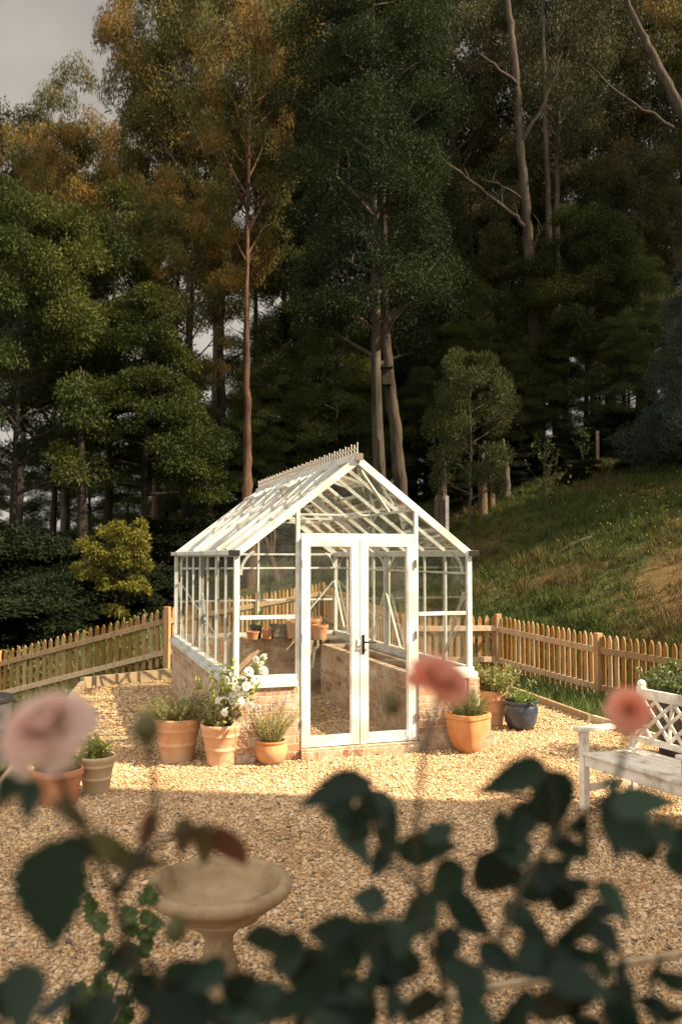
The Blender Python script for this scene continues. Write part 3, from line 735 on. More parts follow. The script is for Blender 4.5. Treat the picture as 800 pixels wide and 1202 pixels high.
def bloom_geo(c, r, layers=4, axis=(0,0,1), seed=0, open_=1.0):
    rr = random.Random(seed); ax = Vector(axis).normalized()
    q = Vector((0,0,1)).rotation_difference(ax)
    V, F = [], []
    for L in range(layers):
        f = (L+1)/layers; n = 4+L*2
        for k in range(n):
            a = 6.283*(k+.5*(L % 2))/n + rr.uniform(-.15,.15)
            tilt = (.12+.95*open_*f*f)*rr.uniform(.72,1.25)
            wd = r*(.45+.35*f); ln = r*(.85+.25*f)
            b = len(V)
            for i in range(5):
                s = i/4; ang = tilt*(.35+.9*s)
                rad = r*.08*f + ln*s*math.sin(ang); zz = -r*.35 + ln*s*math.cos(ang)*1.1
                hw = wd*math.sin(min(1., .25+s*.9)*2.2)*.62
                for j in range(5):
                    t = (j/4-.5)*2; cup = (1-t*t)*r*.10
                    x = rad+cup; y = hw*t
                    p = Vector((x*math.cos(a)-y*math.sin(a), x*math.sin(a)+y*math.cos(a), zz - abs(t)*r*.05 + rr.uniform(-.02,.02)*r))
                    V.append(tuple(Vector(c)+q @ p))
            F += [(b+i*5+j, b+i*5+j+1, b+(i+1)*5+j+1, b+(i+1)*5+j) for i in range(4) for j in range(4)]
    return V, F
def bloom(parent, c, r, mat, axis=(0,0,1), seed=0, layers=4, open_=1., name='bloom'):
    V, F = bloom_geo(c, r, layers, axis, seed, open_)
    return MB().add(V, F).build(name, mat, parent, smooth=True)
def potted(label, loc, kind, r, h, mat, cat='potted plant', group=None, name='potted_plant', rz=0.):
    t = thing(name, label, cat, loc, rz, group); pot_part(t, kind, r, h, mat); return t

p = gp(208, 892)
t = potted('widest terracotta pot with bushy rosemary beside the brick base', p, 'banded', .245, .43, M['terracotta'])
shoots(t, .37, .20, .33, 190, .24, .030, .20, 44, M['lf_herb'], M['stem_olive'], up=.35, hvar=.6, jitter=.6)
p = gp(259, 897)
t = potted('terracotta pot with tall white roses left of the doors', p, 'banded', .205, .40, M['terracotta'])
shoots(t, .34, .10, .84, 20, .20, .058, .6, 18, M['lf_yellow'], up=.2, name='foliage', hvar=.5)
shoots(t, .34, .12, .40, 24, .17, .05, .62, 14, M['lf_herb'], up=.25, name='lower_foliage')
for i, (u, v) in enumerate(((263,798),(275,808),(268,824),(252,822),(288,789),(284,806),(301,779),(306,787),(291,829),(300,832),(259,836),(305,771),(279,824),(262,817),(296,774),(294,800),(281,815),(270,815))):
    q = at(u+4, v, 8.42+random.uniform(-.12,.10)) - t.location
    bloom(t, q, .036*random.uniform(.7,1.25), M['petal_white'], (random.uniform(-.8,.9), -.7, random.uniform(-.2,.9)), i, 3, random.uniform(.7,1.2))
tl = t.location.copy()
for (uu, vv) in ((303,779),(262,806),(288,792),(296,810)):
    b = at(uu+4, vv, 8.42)-tl; P = [Vector((.02*random.uniform(-1,1),0,.34)), Vector((b.x*.45,b.y*.5,.34+(b.z-.34)*.6)), b]
    MB().tube(P, [.005,.004,.0025], 5, cap=False).build('stems', M['stem_olive'], t)
    n = 34; s_ = rng.uniform(.35,1.05,(n,1)); A_ = np.array([tuple(P[1])]); B_ = np.array([tuple(P[2])])
    PP = A_+(B_-A_)*s_+runit(n)*.035
    leaf_obj('foliage', [(PP, runit(n)+np.array([[0,0,.3]]), nrm(runit(n)+np.array([[.3,-.4,.6]])), rng.uniform(.04,.07,n), .036, '6')], M['lf_yellow'], t)
p = gp(318, 896)
t = potted('small round terracotta pot with wispy pale lavender by the doors', p, 'round', .165, .23, M['terracotta_orange'])
shoots(t, .19, .09, .52, 90, .22, .032, .16, 30, M['lf_herb_pale'], M['stem_olive'], up=.6, hvar=.5, jitter=.5)
for k in range(18):
    P = np.array([(random.uniform(-.17,.17), random.uniform(-.17,.17), random.uniform(.5,.72))]); P = np.repeat(P, 10, 0) + np.c_[np.zeros((10,2)), np.linspace(0,.05,10)]
    leaf_obj('flower_spike', [(P, nrm(runit(10)+np.array([[0,0,.8]])), runit(10), .014, .008, '4')], M['petal_mauve'], t)
p = gp(549, 883)
t = potted('squared orange terracotta pot with dark upright lavender right of the doors', p, 'square', .20, .41, M['terracotta_orange'], rz=.75)
shoots(t, .35, .12, .36, 130, .15, .028, .18, 34, M['lf_herb_dark'], M['stem_olive'], up=.5, hvar=.5, jitter=.5)
p = gp(579, 850)
t = potted('tall banded terracotta pot with leafy shrub behind the orange pot', p, 'banded', .185, .42, M['terracotta'])
shoots(t, .36, .14, .44, 75, .36, .058, .42, 26, M['lf_herb'], M['stem_olive'], up=.3, hvar=.5)
p = gp(611, 856)
t = potted('glazed dark blue round pot with small green seedlings', p, 'bowl', .205, .34, M['blue_glaze'])
shoots(t, .29, .14, .17, 30, .10, .06, .3, 9, M['lf_fresh'], M['stem_green'], up=.45)
p = gp(68, 942)
t = potted('red terracotta pot of leafy greens under the pink rose', p, 'plain', .205, .285, M['terracotta_red'])
shoots(t, .24, .13, .16, 30, .09, .06, .7, 8, M['lf_fresh'], M['stem_green'], up=.3)
p = gp(113, 930)
t = potted('pale buff clay pot behind the red pot at left', p, 'banded', .165, .32, M['buff'])
shoots(t, .27, .09, .24, 22, .07, .06, .6, 8, M['lf_yellow'], M['stem_green'], up=.35)
p = Vector((3.52, 8.9, 0))
t = thing('potted_plant', 'leafy shrub in a tall black tub behind the bench', 'potted plant', p)
pot_part(t, 'plain', .34, .70, M['darkbarrel'])
shoots(t, .6, .24, .42, 90, .26, .06, .42, 20, M['lf_mid'], up=.35, hvar=.5)

# pots inside the greenhouse
def empty_pot(label, gx, gy, z, kind, r, h, mat, group=None):
    q = gh2w(gx, gy, z); t = thing('flower_pot', label, 'flower pot', q, 0, group); pot_part(t, kind, r, h, mat); return t
ZB = .801
def gpos(u, d):   # greenhouse-local x, y of a point seen at column u, distance d
    q = at(u, 653, d); c, s = math.cos(GR), math.sin(GR)
    return ((q.x-GX)*c + (q.y-GY)*s, -(q.x-GX)*s + (q.y-GY)*c)
x, y = gpos(297, 13.12); empty_pot('shallow red clay bowl pot in front of the black pot inside', x, y, ZB, 'plain', .10, .12, M['terracotta_red'])
x, y = gpos(313.5, 13.2); empty_pot('small red clay pot right of the black pot inside', x, y, ZB, 'plain', .085, .16, M['terracotta_red'])
x, y = gpos(301, 13.33)
t = thing('potted_plant', 'seedling in a black plastic pot inside the greenhouse', 'potted plant', gh2w(x, y, ZB)); pot_part(t, 'plain', .10, .20, M['black'])
shoots(t, .17, .04, .26, 8, .14, .07, .5, 7, M['lf_fresh'], M['stem_green'], up=.3)
x, y = gpos(345, 13.3); empty_pot('large dusty terracotta pot behind the left door post inside', x, y, ZB, 'plain', .14, .28, M['terracotta'])
x, y = gpos(331, 13.35)
t = thing('wooden_crate', 'old grey wooden crate beside the clay pots inside', 'crate', gh2w(x, y, ZB), GR)
mb = MB(); mb.box((0,0,.012), (.3,.22,.02))
for k in range(3):
    for s in (-1, 1): mb.box((0, s*.115, .055+k*.065), (.31,.014,.055)); mb.box((s*.155, 0, .055+k*.065), (.014,.22,.055))
mb.build('slats', M['oldwood'], t)
ZT = .818
x, y = gpos(366, 13.15); empty_pot('taller orange terracotta pot at the back of the trestle table', x, y, ZT, 'plain', .155, .30, M['terracotta_orange'])
x, y = gpos(375.5, 12.92); empty_pot('shorter orange terracotta pot at the front of the trestle table', x, y, ZT, 'plain', .125, .22, M['terracotta_orange'])

# ------------------------------------------------------------------ fence
def fence(label, a, b, za, zb, n, post_a=True, post_b=True, mid=(), side=1, group='timber picket fence around the yard'):
    a = Vector((a[0], a[1], 0)); b = Vector((b[0], b[1], 0)); d = (b-a); L = d.length; d.normalize()
    nv = Vector((d.y, -d.x, 0))*side
    t = thing('picket_fence', label, 'fence', (a.x, a.y, 0), 0, group)
    ang = math.atan2(d.y, d.x)
    off = Vector((0,0,0))
    ht = 1.02
    def top(s): return za + (zb-za)*s
    w = min(.095, L/n*.56)
    for i in range(n):
        s = (i+.5)/n; q = d*(L*s) + nv*(-.03)
        tz = top(s)+random.uniform(-.012,.012); bz = top(s)-ht+random.uniform(-.02,.02)
        mb = MB(); hw = w/2; th = .010
        prof = [(-hw,bz),(hw,bz),(hw,tz-.09),(hw*.72,tz-.04),(0,tz),(-hw*.72,tz-.04),(-hw,tz-.09)]
        M_ = Matrix.Translation(q) @ Matrix.Rotation(ang+random.uniform(-.06,.06), 4, 'Z') @ Matrix.Rotation(random.gauss(0,.012), 4, 'Y')
        vs = [M_ @ Vector((x,-th,z)) for x, z in prof] + [M_ @ Vector((x,th,z)) for x, z in prof]
        k = len(prof)
        mb.add(vs, [tuple(range(k)), tuple(range(2*k-1,k-1,-1))] + [(j, j+k, (j+1) % k+k, (j+1) % k) for j in range(k)])
        o = mb.build('picket', M['picket'], t)
    for dz in (-.24, -.80):
        mb = MB(); mb.beam(d*.05+nv*.004+Vector((0,0,za+dz)), d*(L-.05)+nv*.004+Vector((0,0,zb+dz)), .042, .095)
        mb.build('rail', M['rail'], t, bevel=.004)
    ps = ([0.] if post_a else []) + list(mid) + ([1.] if post_b else [])
    for s in ps:
        mb = MB(); z1 = top(s)+.02; z0 = top(s)-ht-.35
        q = d*(L*s)+nv*.012
        mb.box((q.x, q.y, (z0+z1)/2), (.10,.10,z1-z0), ang); mb.build('post', M['picket'], t, bevel=.006)
    return t
FA, FB, FC, FD, FE, FF = (-3.13,15.6), (-.44,20.0), (1.12,15.5), (2.86,15.75), (3.9,13.1), (5.3,9.55)
fence('left run of picket fence sloping down away from the greenhouse', (-9.6,16.9), FA, -.55, 1.13, 50, True, True, mid=(.49,))
fence('picket fence run climbing behind the left of the greenhouse', FA, FB, 1.13, 1.44, 36, False, True, mid=(.5,))
fence('picket fence run coming down behind the greenhouse doors', FB, FC, 1.40, 1.0, 34, False, False, mid=(.5,))
fence('short level picket fence run behind the right of the greenhouse', FC, FD, 1.0, .99, 13, True, True)
fence('picket fence run between the right corner post and the middle post', FD, FE, .97, .88, 20, False, True)
fence('nearest picket fence run at right behind the bench', FE, FF, .88, .88, 26, False, True)

# ------------------------------------------------------------------ timber edging
def edging(label, a, b, w=.05, h=.13, z=.0, mat='sleeper'):
    a = Vector(a); b = Vector(b); c = (a+b)/2; d = b-a
    o = MB().box((0,0,0), (d.length, w, h)).build('timber_edging', M[mat], bevel=.006)
    o.location = (c.x, c.y, z+h/2-.03); o.rotation_euler = (0,0,math.atan2(d.y, d.x))
    return tag(o, label, 'garden edging')
edging('long timber edging board along the left side of the gravel yard', (-1.9,2.), (-3.98,13.35), .075, .17)
edging('timber edging board across the back left of the gravel', (-4.05,13.52), (-2.75,14.75), .07, .20)
edging('timber edging board along the grass strip below the right fence', (2.45,13.75), (3.1,10.85), .05, .12)
edging('timber edging board running towards the bench at right', (3.13,10.8), (4.7,6.), .05, .12)
a = gp(425,1192); b = gp(815,1122)
edging('thin timber board set in the gravel near the rose leaves', a, b, .035, .065)

# ------------------------------------------------------------------ bird bath
def birdbath():
    q = gp(256, 1192)
    t = thing('bird_bath', 'cast stone bird bath on a fluted pedestal in the gravel', 'bird bath', q)
    R_ = .325; z = .60
    prof = [(.075,.36),(.085,.375),(.10,.40),(.105,.41),(.10,.412),(.15,.425),(.185,.44),(.19,.45),(.187,.456),(.25,.495),(R_-.05,.53),(R_-.012,.54),(R_,.555),(R_+.003,.575),(R_-.005,.592),(R_-.02,.60),(R_-.035,.60),(R_-.05,.588),(R_-.055,.565),(R_-.07,.545),(R_-.075,.52),(.21,.49),(.15,.468),(.08,.455),(.0005,.45)]
    MB().lathe(prof, 64, closed=False).build('basin', M['stone'], t, smooth=True, auto=50)
    mb = MB(); seg = 48; rings = [(.150,.085),(.135,.10),(.125,.13),(.105,.17),(.085,.215),(.085,.235),(.078,.25),(.068,.28),(.064,.33),(.072,.36)]
    vs = []
    for i, (r, zz) in enumerate(rings):
        for k in range(seg):
            a = 6.2832*k/seg; fl = 1-.075*(0.5+.5*math.cos(12*a)) if 1 < i < 5 or 6 < i < 9 else 1.
            vs.append((r*fl*math.cos(a), r*fl*math.sin(a), zz))
    n = len(rings)
    mb.add(vs, [(i*seg+k, i*seg+(k+1) % seg, (i+1)*seg+(k+1) % seg, (i+1)*seg+k) for i in range(n-1) for k in range(seg)])
    mb.build('pedestal', M['stone'], t, smooth=True)
    mb = MB(); mb.lathe([(.168,.055),(.172,.065),(.165,.083),(.15,.088)], 48); mb.box((0,0,.027), (.36,.36,.056)); mb.build('base', M['stone'], t, bevel=.006)
birdbath()

# ------------------------------------------------------------------ bench
def bench():
    A = Vector((1.985, 7.12, 0)); B = Vector((2.44, 6.14, 0))
    d = (B-A); L = d.length; ang = math.atan2(d.y, d.x)
    t = thing('garden_bench', 'weathered white timber garden bench with lattice back', 'bench', A, ang)
    # local: x along the front from the far end, y towards the back (left of travel)
    Wd = M['white_wood']; D = .54
    def pc(name, *boxes, bev=.004, mb=None):
        mb = mb or MB()
        for c, s in boxes: mb.box(c, s)
        return mb.build(name, Wd, t, bevel=bev)
    for x in (0, L):
        pc('leg', ((x, 0, .315), (.062,.062,.63)))
        mb = MB(); mb.beam((x, D-.03, 0), (x, D-.01, .45), .06, .06, up=(0,1,0)); mb.beam((x, D-.01, .44), (x, D+.09, .955), .06, .055, up=(0,1,0))
        pc('back_post', mb=mb)
        mb = MB(); mb.lathe([(.028,0),(.034,.012),(.036,.03),(.028,.05),(.004,.06)], 16, (x, D+.09, .95)); mb.build('post_cap', Wd, t, smooth=True)
        pc('armrest', ((x, D/2-.03, .645), (.085, D+.09, .032)))
        pc('side_rail', ((x, D/2, .17), (.04, D-.06, .05)), ((x, D/2, .395), (.04, D-.06, .07)))
    pc('front_rail', ((L/2, -.003, .40), (L-.062, .035, .09)))
    pc('back_rail', ((L/2, D, .40), (L-.062, .035, .08)))
    for k in range(7):
        y = -.015 + k*.077; pc('seat_slat', ((L/2, y, .458-.012*math.sin(k/6*3.14)), (L-.07 if 0 < k < 6 else L-.07, .062, .022)))
    sy = (.09)/(.515)
    def bk(x, z): return Vector((x, D-.01+(z-.44)*sy, z))
    for z, h in ((.90,.085), (.53,.05)):
        mb = MB(); mb.beam(bk(.03, z), bk(L-.03, z), h, .032, up=(0,1,0)); pc('back_rail', mb=mb)
    # lattice: diagonal crossing bars forming nested diamonds
    z0, z1 = .555, .855; cx = L/2
    mb = MB()
    H = z1-z0; n = 3
    cell = (L-.06)/n
    for k in range(n):
        xa = .03+cell*k; xb = xa+cell; 
        if k:
            mb.beam(bk(xa, z0), bk(xa, z1), .022, .03, up=(0,1,0))
        mb.beam(bk(xa, z0), bk(xb, z1), .030, .020, up=(0,1,0)); mb.beam(bk(xb, z0)+Vector((0,.012,0)), bk(xa, z1)+Vector((0,.012,0)), .030, .020, up=(0,1,0))
        m = (xa+xb)/2; zm = (z0+z1)/2
        for p_, q_ in (((m, z0), (xb, zm)), ((xb, zm), (m, z1)), ((m, z1), (xa, zm)), ((xa, zm), (m, z0))):
            mb.beam(bk(*p_)+Vector((0,-.012,0)), bk(*q_)+Vector((0,-.012,0)), .026, .018, up=(0,1,0))
    pc('lattice', mb=mb)
bench()

# ------------------------------------------------------------------ left side oddments
q = Vector((-3.66, 8.9, 0))
t = thing('garden_bin', 'round grey garden bin with a black lid at far left', 'bin', (q.x, q.y, -.1))
t.scale = (.85,.85,.85)
MB().lathe([(.25,0),(.26,.02),(.30,.45),(.31,.47),(.31,.49),(.305,.5),(.325,.80)], 40).build('body', M['galv'], t, smooth=True, auto=40)
MB().lathe([(.335,.79),(.345,.80),(.345,.84),(.33,.855),(.2,.875),(.02,.88)], 40).build('lid', M['black'], t, smooth=True, auto=40)
mb = MB(); mb.tube([(-.08,0,.875),(-.07,0,.92),(.07,0,.92),(.08,0,.875)], .014, 8); mb.build('handle', M['black'], t)
q = gp(28, 925)
def rock(label, loc, s, mat, seed):
    rr = np.random.default_rng(seed); mb = MB(); mb.lathe([(.6,0),(.95,.15),(1.,.5),(.8,.85),(.3,1.)], 14)
    mb.v = [(x*s[0]*(1+rr.normal(0,.07)), y*s[1]*(1+rr.normal(0,.07)), z*s[2]*(1+rr.normal(0,.05))) for x, y, z in mb.v]
    o = mb.build('rock', mat, smooth=True); o.location = loc; tag(o, label, 'rock'); return o
rock('pale squat stone block left of the red pot', (q.x, q.y, -.02), (.11,.10,.17), M['stone'], 3)

# ------------------------------------------------------------------ trees
def tube_path(a, b, n, bend=.0, up=.0):
    a, b = Vector(a), Vector(b); L = (b-a).length
    off = Vector((random.uniform(-1,1), random.uniform(-1,1), random.uniform(-.3,.3)))*bend*L
    return [a.lerp(b, k/n) + off*math.sin(math.pi*k/n) + Vector((0,0,up*L*((k/n)**2 - k/n))) for k in range(n+1)]
def clump_leaves(C, rad, n, kind):
    """leaves of one clump; kind sets habit"""
    C = np.array(tuple(C))
    u = runit(n); rr = rng.uniform(0, 1, (n, 1))**(.5 if kind == 'gum' else .42)
    if kind == 'gum':
        P = C + u*rr*np.array([rad, rad, rad*.7])
        D = nrm(np.array([[0,0,-.8]]) + runit(n)*.8); Nn = runit(n)
        L = rng.uniform(.17,.36,n); Wd = L*.27
    elif kind == 'layer':
        P = C + u*rr*np.array([rad, rad, rad*.42])
        P[:, 2] -= .25*rad*(np.linalg.norm((P-C)[:, :2], axis=1)/rad)**2
        D = nrm(u*np.array([1,1,.3]) + runit(n)*.7); Nn = nrm(np.array([[0,0,1.]]) + runit(n)*.65)
        L = rng.uniform(.09,.20,n); Wd = L*.40
    else:  # spray: upright feathery
        P = C + u*rr*np.array([rad, rad, rad*.75])
        D = nrm(u*.8 + np.array([[0,0,.35]]) + runit(n)*.5); Nn = runit(n)
        L = rng.uniform(.08,.18,n); Wd = L*.26
    return (P, D, Nn, L, Wd, '4')
def tree_proto(seed, H, r0, kind, cb, cr, nl, per, leafmat, barkmat, lean=(0,0), shape='cone', clr=1.0, dead=0, wob=.02, sub=3):
    """returns (trunk mesh, crown mesh). H height, r0 trunk radius, cb crown base fraction, cr crown radius, nl limbs, per leaves per clump"""
    random.seed(seed); global rng; rng = np.random.default_rng(seed)
    mb = MB(); n = 14
    tp = []; ox = oy = 0.
    for k in range(n+1):
        s = k/n; ox += random.uniform(-1,1)*wob*H/n; oy += random.uniform(-1,1)*wob*H/n
        tp.append(Vector((lean[0]*s*s*H+ox*2, lean[1]*s*s*H+oy*2, -.6+(H*.97+.6)*s)))
    tr = [r0*(1.35 if k == 0 else 1.0)*(1-.86*(k/n)**.9) for k in range(n+1)]
    mb.tube(tp, tr, 10, wob=.05)
    def tpt(s):
        i = min(n-1, int(s*n)); f = s*n-i; return tp[i].lerp(tp[i+1], f), tr[i]+(tr[i+1]-tr[i])*f
    parts = []
    for k in range(nl):
        s = cb + (.985-cb)*((k+random.uniform(.1,.9))/nl)
        q = (s-cb)/(1-cb)
        if shape == 'cone': pr = (1-q)**.75*.95+.10
        elif shape == 'dome': pr = math.sqrt(max(0, 1-((q-.35)/.68)**2))*.95+.1
        else: pr = .45+.75*math.sin(min(1, q*1.15)*2.6)      # vase
        rad = cr*pr*random.uniform(.7,1.12)
        a = k*2.39996+random.uniform(-.5,.5)
        b, br = tpt(s)
        rise = {'cone': .12, 'dome': .35, 'vase': .85}[shape]*random.uniform(.5,1.4)
        e = b + Vector((math.cos(a)*rad, math.sin(a)*rad, rad*rise))
        P = tube_path(b, e, 5, .07, .15 if kind == 'gum' else -.08)
        br = min(br*.55, .028*rad+.02)
        mb.tube(P, [br, br*.8, br*.62, br*.48, br*.34, br*.2], 6, cap=False)
        ends = [(e, 1.0)]
        if rad > cr*.3:
            for j in range(sub):
                m = P[2+j % 3] ; a2 = a+random.choice((-1,1))*random.uniform(.5,1.2); r2 = rad*random.uniform(.25,.5)
                e2 = m + Vector((math.cos(a2)*r2, math.sin(a2)*r2, r2*random.uniform(.1,.9)))
                mb.tube(tube_path(m, e2, 3, .1), [br*.45, br*.34, br*.22, br*.12], 5, cap=False); ends.append((e2, .9))
        for e_, sc_ in ends:
            cl = clr*sc_*random.uniform(.75,1.25)*(.75+.5*min(1, rad/cr))
            parts.append(clump_leaves(e_+Vector((0,0,.1*cl)), cl, int(per*cl*cl), kind))
            if kind == 'gum' and random.random() < .7:
                parts.append(clump_leaves(e_+Vector((random.uniform(-1,1)*cl, random.uniform(-1,1)*cl, random.uniform(-.9,.2)*cl)), cl*.7, int(per*cl*cl*.5), kind))
    parts.append(clump_leaves(tp[-1], clr*.8, int(per*.8), kind))
    for k in range(dead):
        s = random.uniform(cb*.45, min(.8, cb+.15)); b, br = tpt(s); a = random.uniform(0, 6.283); l = random.uniform(1.5, 4.)
        P = tube_path(b, b+Vector((math.cos(a)*l, math.sin(a)*l, l*random.uniform(.1,.8))), 5, .12, .2)
        mb.tube(P, [br*.3,br*.25,br*.2,br*.14,br*.09,br*.04], 6, cap=False)
    tm = mb.mesh('trunk', True); tm.materials.append(barkmat)
    Vs, Fs, Cs, off = [], [], [], 0
    for p_ in parts:
        if len(p_[0]) == 0: continue
        V, F, c = leaf_geo(*p_); Vs.append(V); Fs.append(F+off); Cs.append(c); off += len(V)
    cm = np_mesh('crown', np.concatenate(Vs), np.concatenate(Fs), np.concatenate(Cs)); cm.materials.append(leafmat)
    return tm, cm, H
PROTO = {
 'gumA': tree_proto(11, 27, .42, 'gum', .50, 4.6, 27, 270, M['euc'], M['bark_red'], shape='vase', clr=1.05, dead=6),
 'gumB': tree_proto(12, 26, .38, 'gum', .42, 4.2, 28, 260, M['euc'], M['bark_grey'], (.06,.0), 'vase', 1.02, 5),
 'gumC': tree_proto(13, 28, .40, 'gum', .55, 3.8, 30, 150, M['euc_dark'], M['bark_grey'], (-.03,.02), 'vase', 1.15, 9),
 'gumD': tree_proto(14, 24, .26, 'gum', .55, 3.0, 24, 130, M['euc_dark'], M['bark_dark'], (.03,.0), 'vase', 1.05, 8),
 'wattleA': tree_proto(21, 14, .22, 'layer', .34, 3.3, 30, 900, M['wattle'], M['bark_dark'], shape='cone', clr=.92, sub=2),
 'wattleB': tree_proto(22, 12, .20, 'layer', .32, 3.5, 28, 900, M['wattle'], M['bark_dark'], shape='dome', clr=.95, sub=2),
 'darkA': tree_proto(31, 22, .42, 'layer', .30, 4.3, 46, 620, M['dark_tree'], M['bark_grey'], (.02,0), 'dome', 1.12, sub=3),
 'darkB': tree_proto(32, 16, .30, 'layer', .16, 4.0, 36, 620, M['under'], M['bark_dark'], shape='dome', clr=1.1, sub=2),
 'blue': tree_proto(41, 8, .15, 'spray', .05, 2.7, 24, 950, M['blue_tree'], M['bark_dark'], shape='cone', clr=.8, sub=4),
 'bush': tree_proto(51, 3.2, .07, 'layer', .10, 1.25, 17, 1900, M['wattle_gold'], M['bark_dark'], shape='vase', clr=.30, sub=3),
 'shrub': tree_proto(52, 3.4, .08, 'layer', .03, 1.9, 26, 900, M['shrub_leaf'], M['bark_dark'], shape='dome', clr=.6, sub=2),
 'small': tree_proto(53, 5.6, .085, 'spray', .22, 1.6, 20, 1500, M['dark_small'], M['bark_grey'], shape='dome', clr=.36, sub=3, wob=.08),
}
def put_tree(kind, u, d, top_v, label, group='forest trees beyond the fence', rz=None, wide=1.0, name='tree', base=None, lean=0.):
    x = (u-400)/FPX*d; z = h1(x, d)
    tm, cm, H = PROTO[kind]
    zt = at(u, top_v, d).z; s = max(.3, (zt-z)/H)
    t = thing(name, label, 'tree', (x, d, z), random.uniform(0, 6.28) if rz is None else rz, group)
    t.rotation_euler[1] = lean
    for nm, me in (('trunk', tm), ('crown', cm)):
        o = bpy.data.objects.new(nm, me); link(o, t); o.scale = (s*wide, s*wide, s) if nm == 'crown' else (s*wide, s*wide, s)
    return t
random.seed(99)
# back row, tall gums
put_tree('gumB', 22, 50, 165, 'rounded golden gum crown at the far left against the sky', rz=.3, wide=.72, name='gum_tree')
put_tree('gumA', 78, 56, 165, 'golden brown gum standing just right of the leftmost gum', rz=2., wide=.62, name='gum_tree')
put_tree('gumA', 182, 46, 10, 'tall orange tipped gum beside the patch of open sky', rz=4., wide=.45, name='gum_tree')
put_tree('gumB', 252, 43, -60, 'broad olive gum left of the red barked trunk', rz=5., wide=.75, name='gum_tree')
put_tree('gumB', 75, 42, 195, 'brown gum showing between the left wattles and the golden crowns', rz=1., wide=.8, name='gum_tree')
put_tree('gumA', 289, 36, 40, 'red barked gum with a long straight trunk left of the greenhouse roof', rz=1.2, wide=.6, name='gum_tree')
put_tree('gumB', 222, 34, 235, 'shorter olive gum with drooping leaves above the golden bush', rz=2.2, wide=.8, name='gum_tree')
put_tree('gumB', 335, 48, -50, 'thin brown gum behind the big dark tree', rz=3., wide=.5, name='gum_tree')
put_tree('gumC', 540, 47, -60, 'dark gum behind the dead branches at upper centre', rz=1., wide=.6, name='gum_tree')
put_tree('gumC', 655, 40, -60, 'tall dark gum just right of the weathered trunk', rz=2.6, wide=.6, name='gum_tree')
put_tree('gumC', 700, 45, -50, 'dark gum behind the leaning trunk at upper right', rz=0., wide=.7, name='gum_tree')
put_tree('gumB', 755, 48, -60, 'brown gum deep in the shade at upper right', rz=0.5, wide=.7, name='gum_tree')
deep = 'slim dark gum trunk deep in the shaded forest'
for u, d, tv in ((205,52,110),(300,50,60),(400,50,-20),(470,54,-30),(512,50,80),(575,55,-30),(600,48,150),(668,44,140),(715,56,20),(770,47,100),(812,52,-40),(-30,54,170),(-80,50,130),(870,50,-40),(930,44,-40),(560,42,210),(735,42,180),(625,52,60),(790,44,220)):
    put_tree('gumD', u, d, tv, deep, 'slim dark gums deep in the forest', wide=random.uniform(.7,.95), name='gum_tree')
# front rows
for u, d, tv in ((510,57,215),(560,59,190),(605,58,240),(668,58,200),(720,57,230),(765,56,190),(810,57,210),(860,56,180)):
    put_tree('darkA', u, d, tv, 'broad dark tree at the far back of the forest at right', 'broad dark trees at the back of the forest', wide=random.uniform(.8,1.))
for u, d, tv in ((-30,60,520),(15,58,540),(60,62,545),(105,58,520),(150,60,530),(185,57,500),(235,58,490)):
    put_tree('darkB', u, d, tv, 'dark low tree far behind the left wattles', 'dark low trees behind the left wattles', wide=random.uniform(.9,1.2))
und = 'dark bushy understorey tree deep between the gum trunks'
for u, d, tv in ((480,52,380),(530,50,350),(575,54,390),(620,50,360),(665,53,340),(715,49,350),(765,52,330),(815,48,340),(860,50,330),(500,60,420),(560,62,420),(640,60,400),(740,60,380),(300,50,400),(340,53,380),(400,52,380),(440,50,410),(250,50,470),(195,52,480),(440,42,380),(500,43,400)):
    put_tree('darkB', u, d, tv, und, 'dark understorey trees deep in the forest', wide=random.uniform(.85,1.1))
put_tree('darkA', 447, 31.7, -50, 'huge dark green blackwood directly behind the greenhouse roof', rz=.5, wide=.66, lean=-.02)
put_tree('darkA', 375, 40, 60, 'dark green tree left of the huge blackwood', rz=2., wide=.6)
put_tree('darkA', 485, 39, 130, 'dark green tree right of the huge blackwood', rz=4., wide=.55)
put_tree('wattleA', 128, 31, 208, 'dark layered wattle with a straight trunk at left', rz=1., wide=.8)
put_tree('wattleA', 170, 29, 330, 'layered wattle above the golden bush', rz=.3, wide=1.0)
put_tree('wattleB', 15, 27, 240, 'sunlit yellow green wattle at the left edge', rz=0., wide=.7)
put_tree('wattleB', 62, 35, 330, 'dark wattle behind the left edge wattle', rz=2., wide=.75)
put_tree('darkB', 345, 38, 290, 'dark bushy tree above the greenhouse ridge', rz=1., wide=.7)
put_tree('darkB', 395, 35, 350, 'shaded bushy tree left of the nest box trunk', rz=0., wide=.7)
put_tree('darkB', 535, 41, 300, 'dark bushy tree under the dead branches', rz=0., wide=.75)
put_tree('darkB', 595, 43, 340, 'shaded tree behind the weathered trunk', rz=0., wide=.75)
put_tree('wattleB', 690, 35, 258, 'dome shaped wattle with a sunlit yellow top at right', rz=0., wide=.85)
put_tree('darkB', 640, 36, 400, 'low dark tree on the crest left of the domed wattle', rz=0., wide=.9)
put_tree('darkB', 755, 39, 300, 'dark tree behind the domed wattle', rz=0., wide=.8)
put_tree('darkB', 735, 32, 430, 'low dark tree at the top of the grass slope', rz=0., wide=1.0)
put_tree('blue', 822, 25, 300, 'blue green feathery tree at the right edge', rz=0., wide=.68)
put_tree('small', 550, 27, 418, 'small slender tree on the grass beside the sawn stumps', rz=.4, wide=.8)
put_tree('bush', 136, 22.5, 636, 'golden green wattle bush beyond the left fence', rz=0., wide=.78, name='wattle_bush')
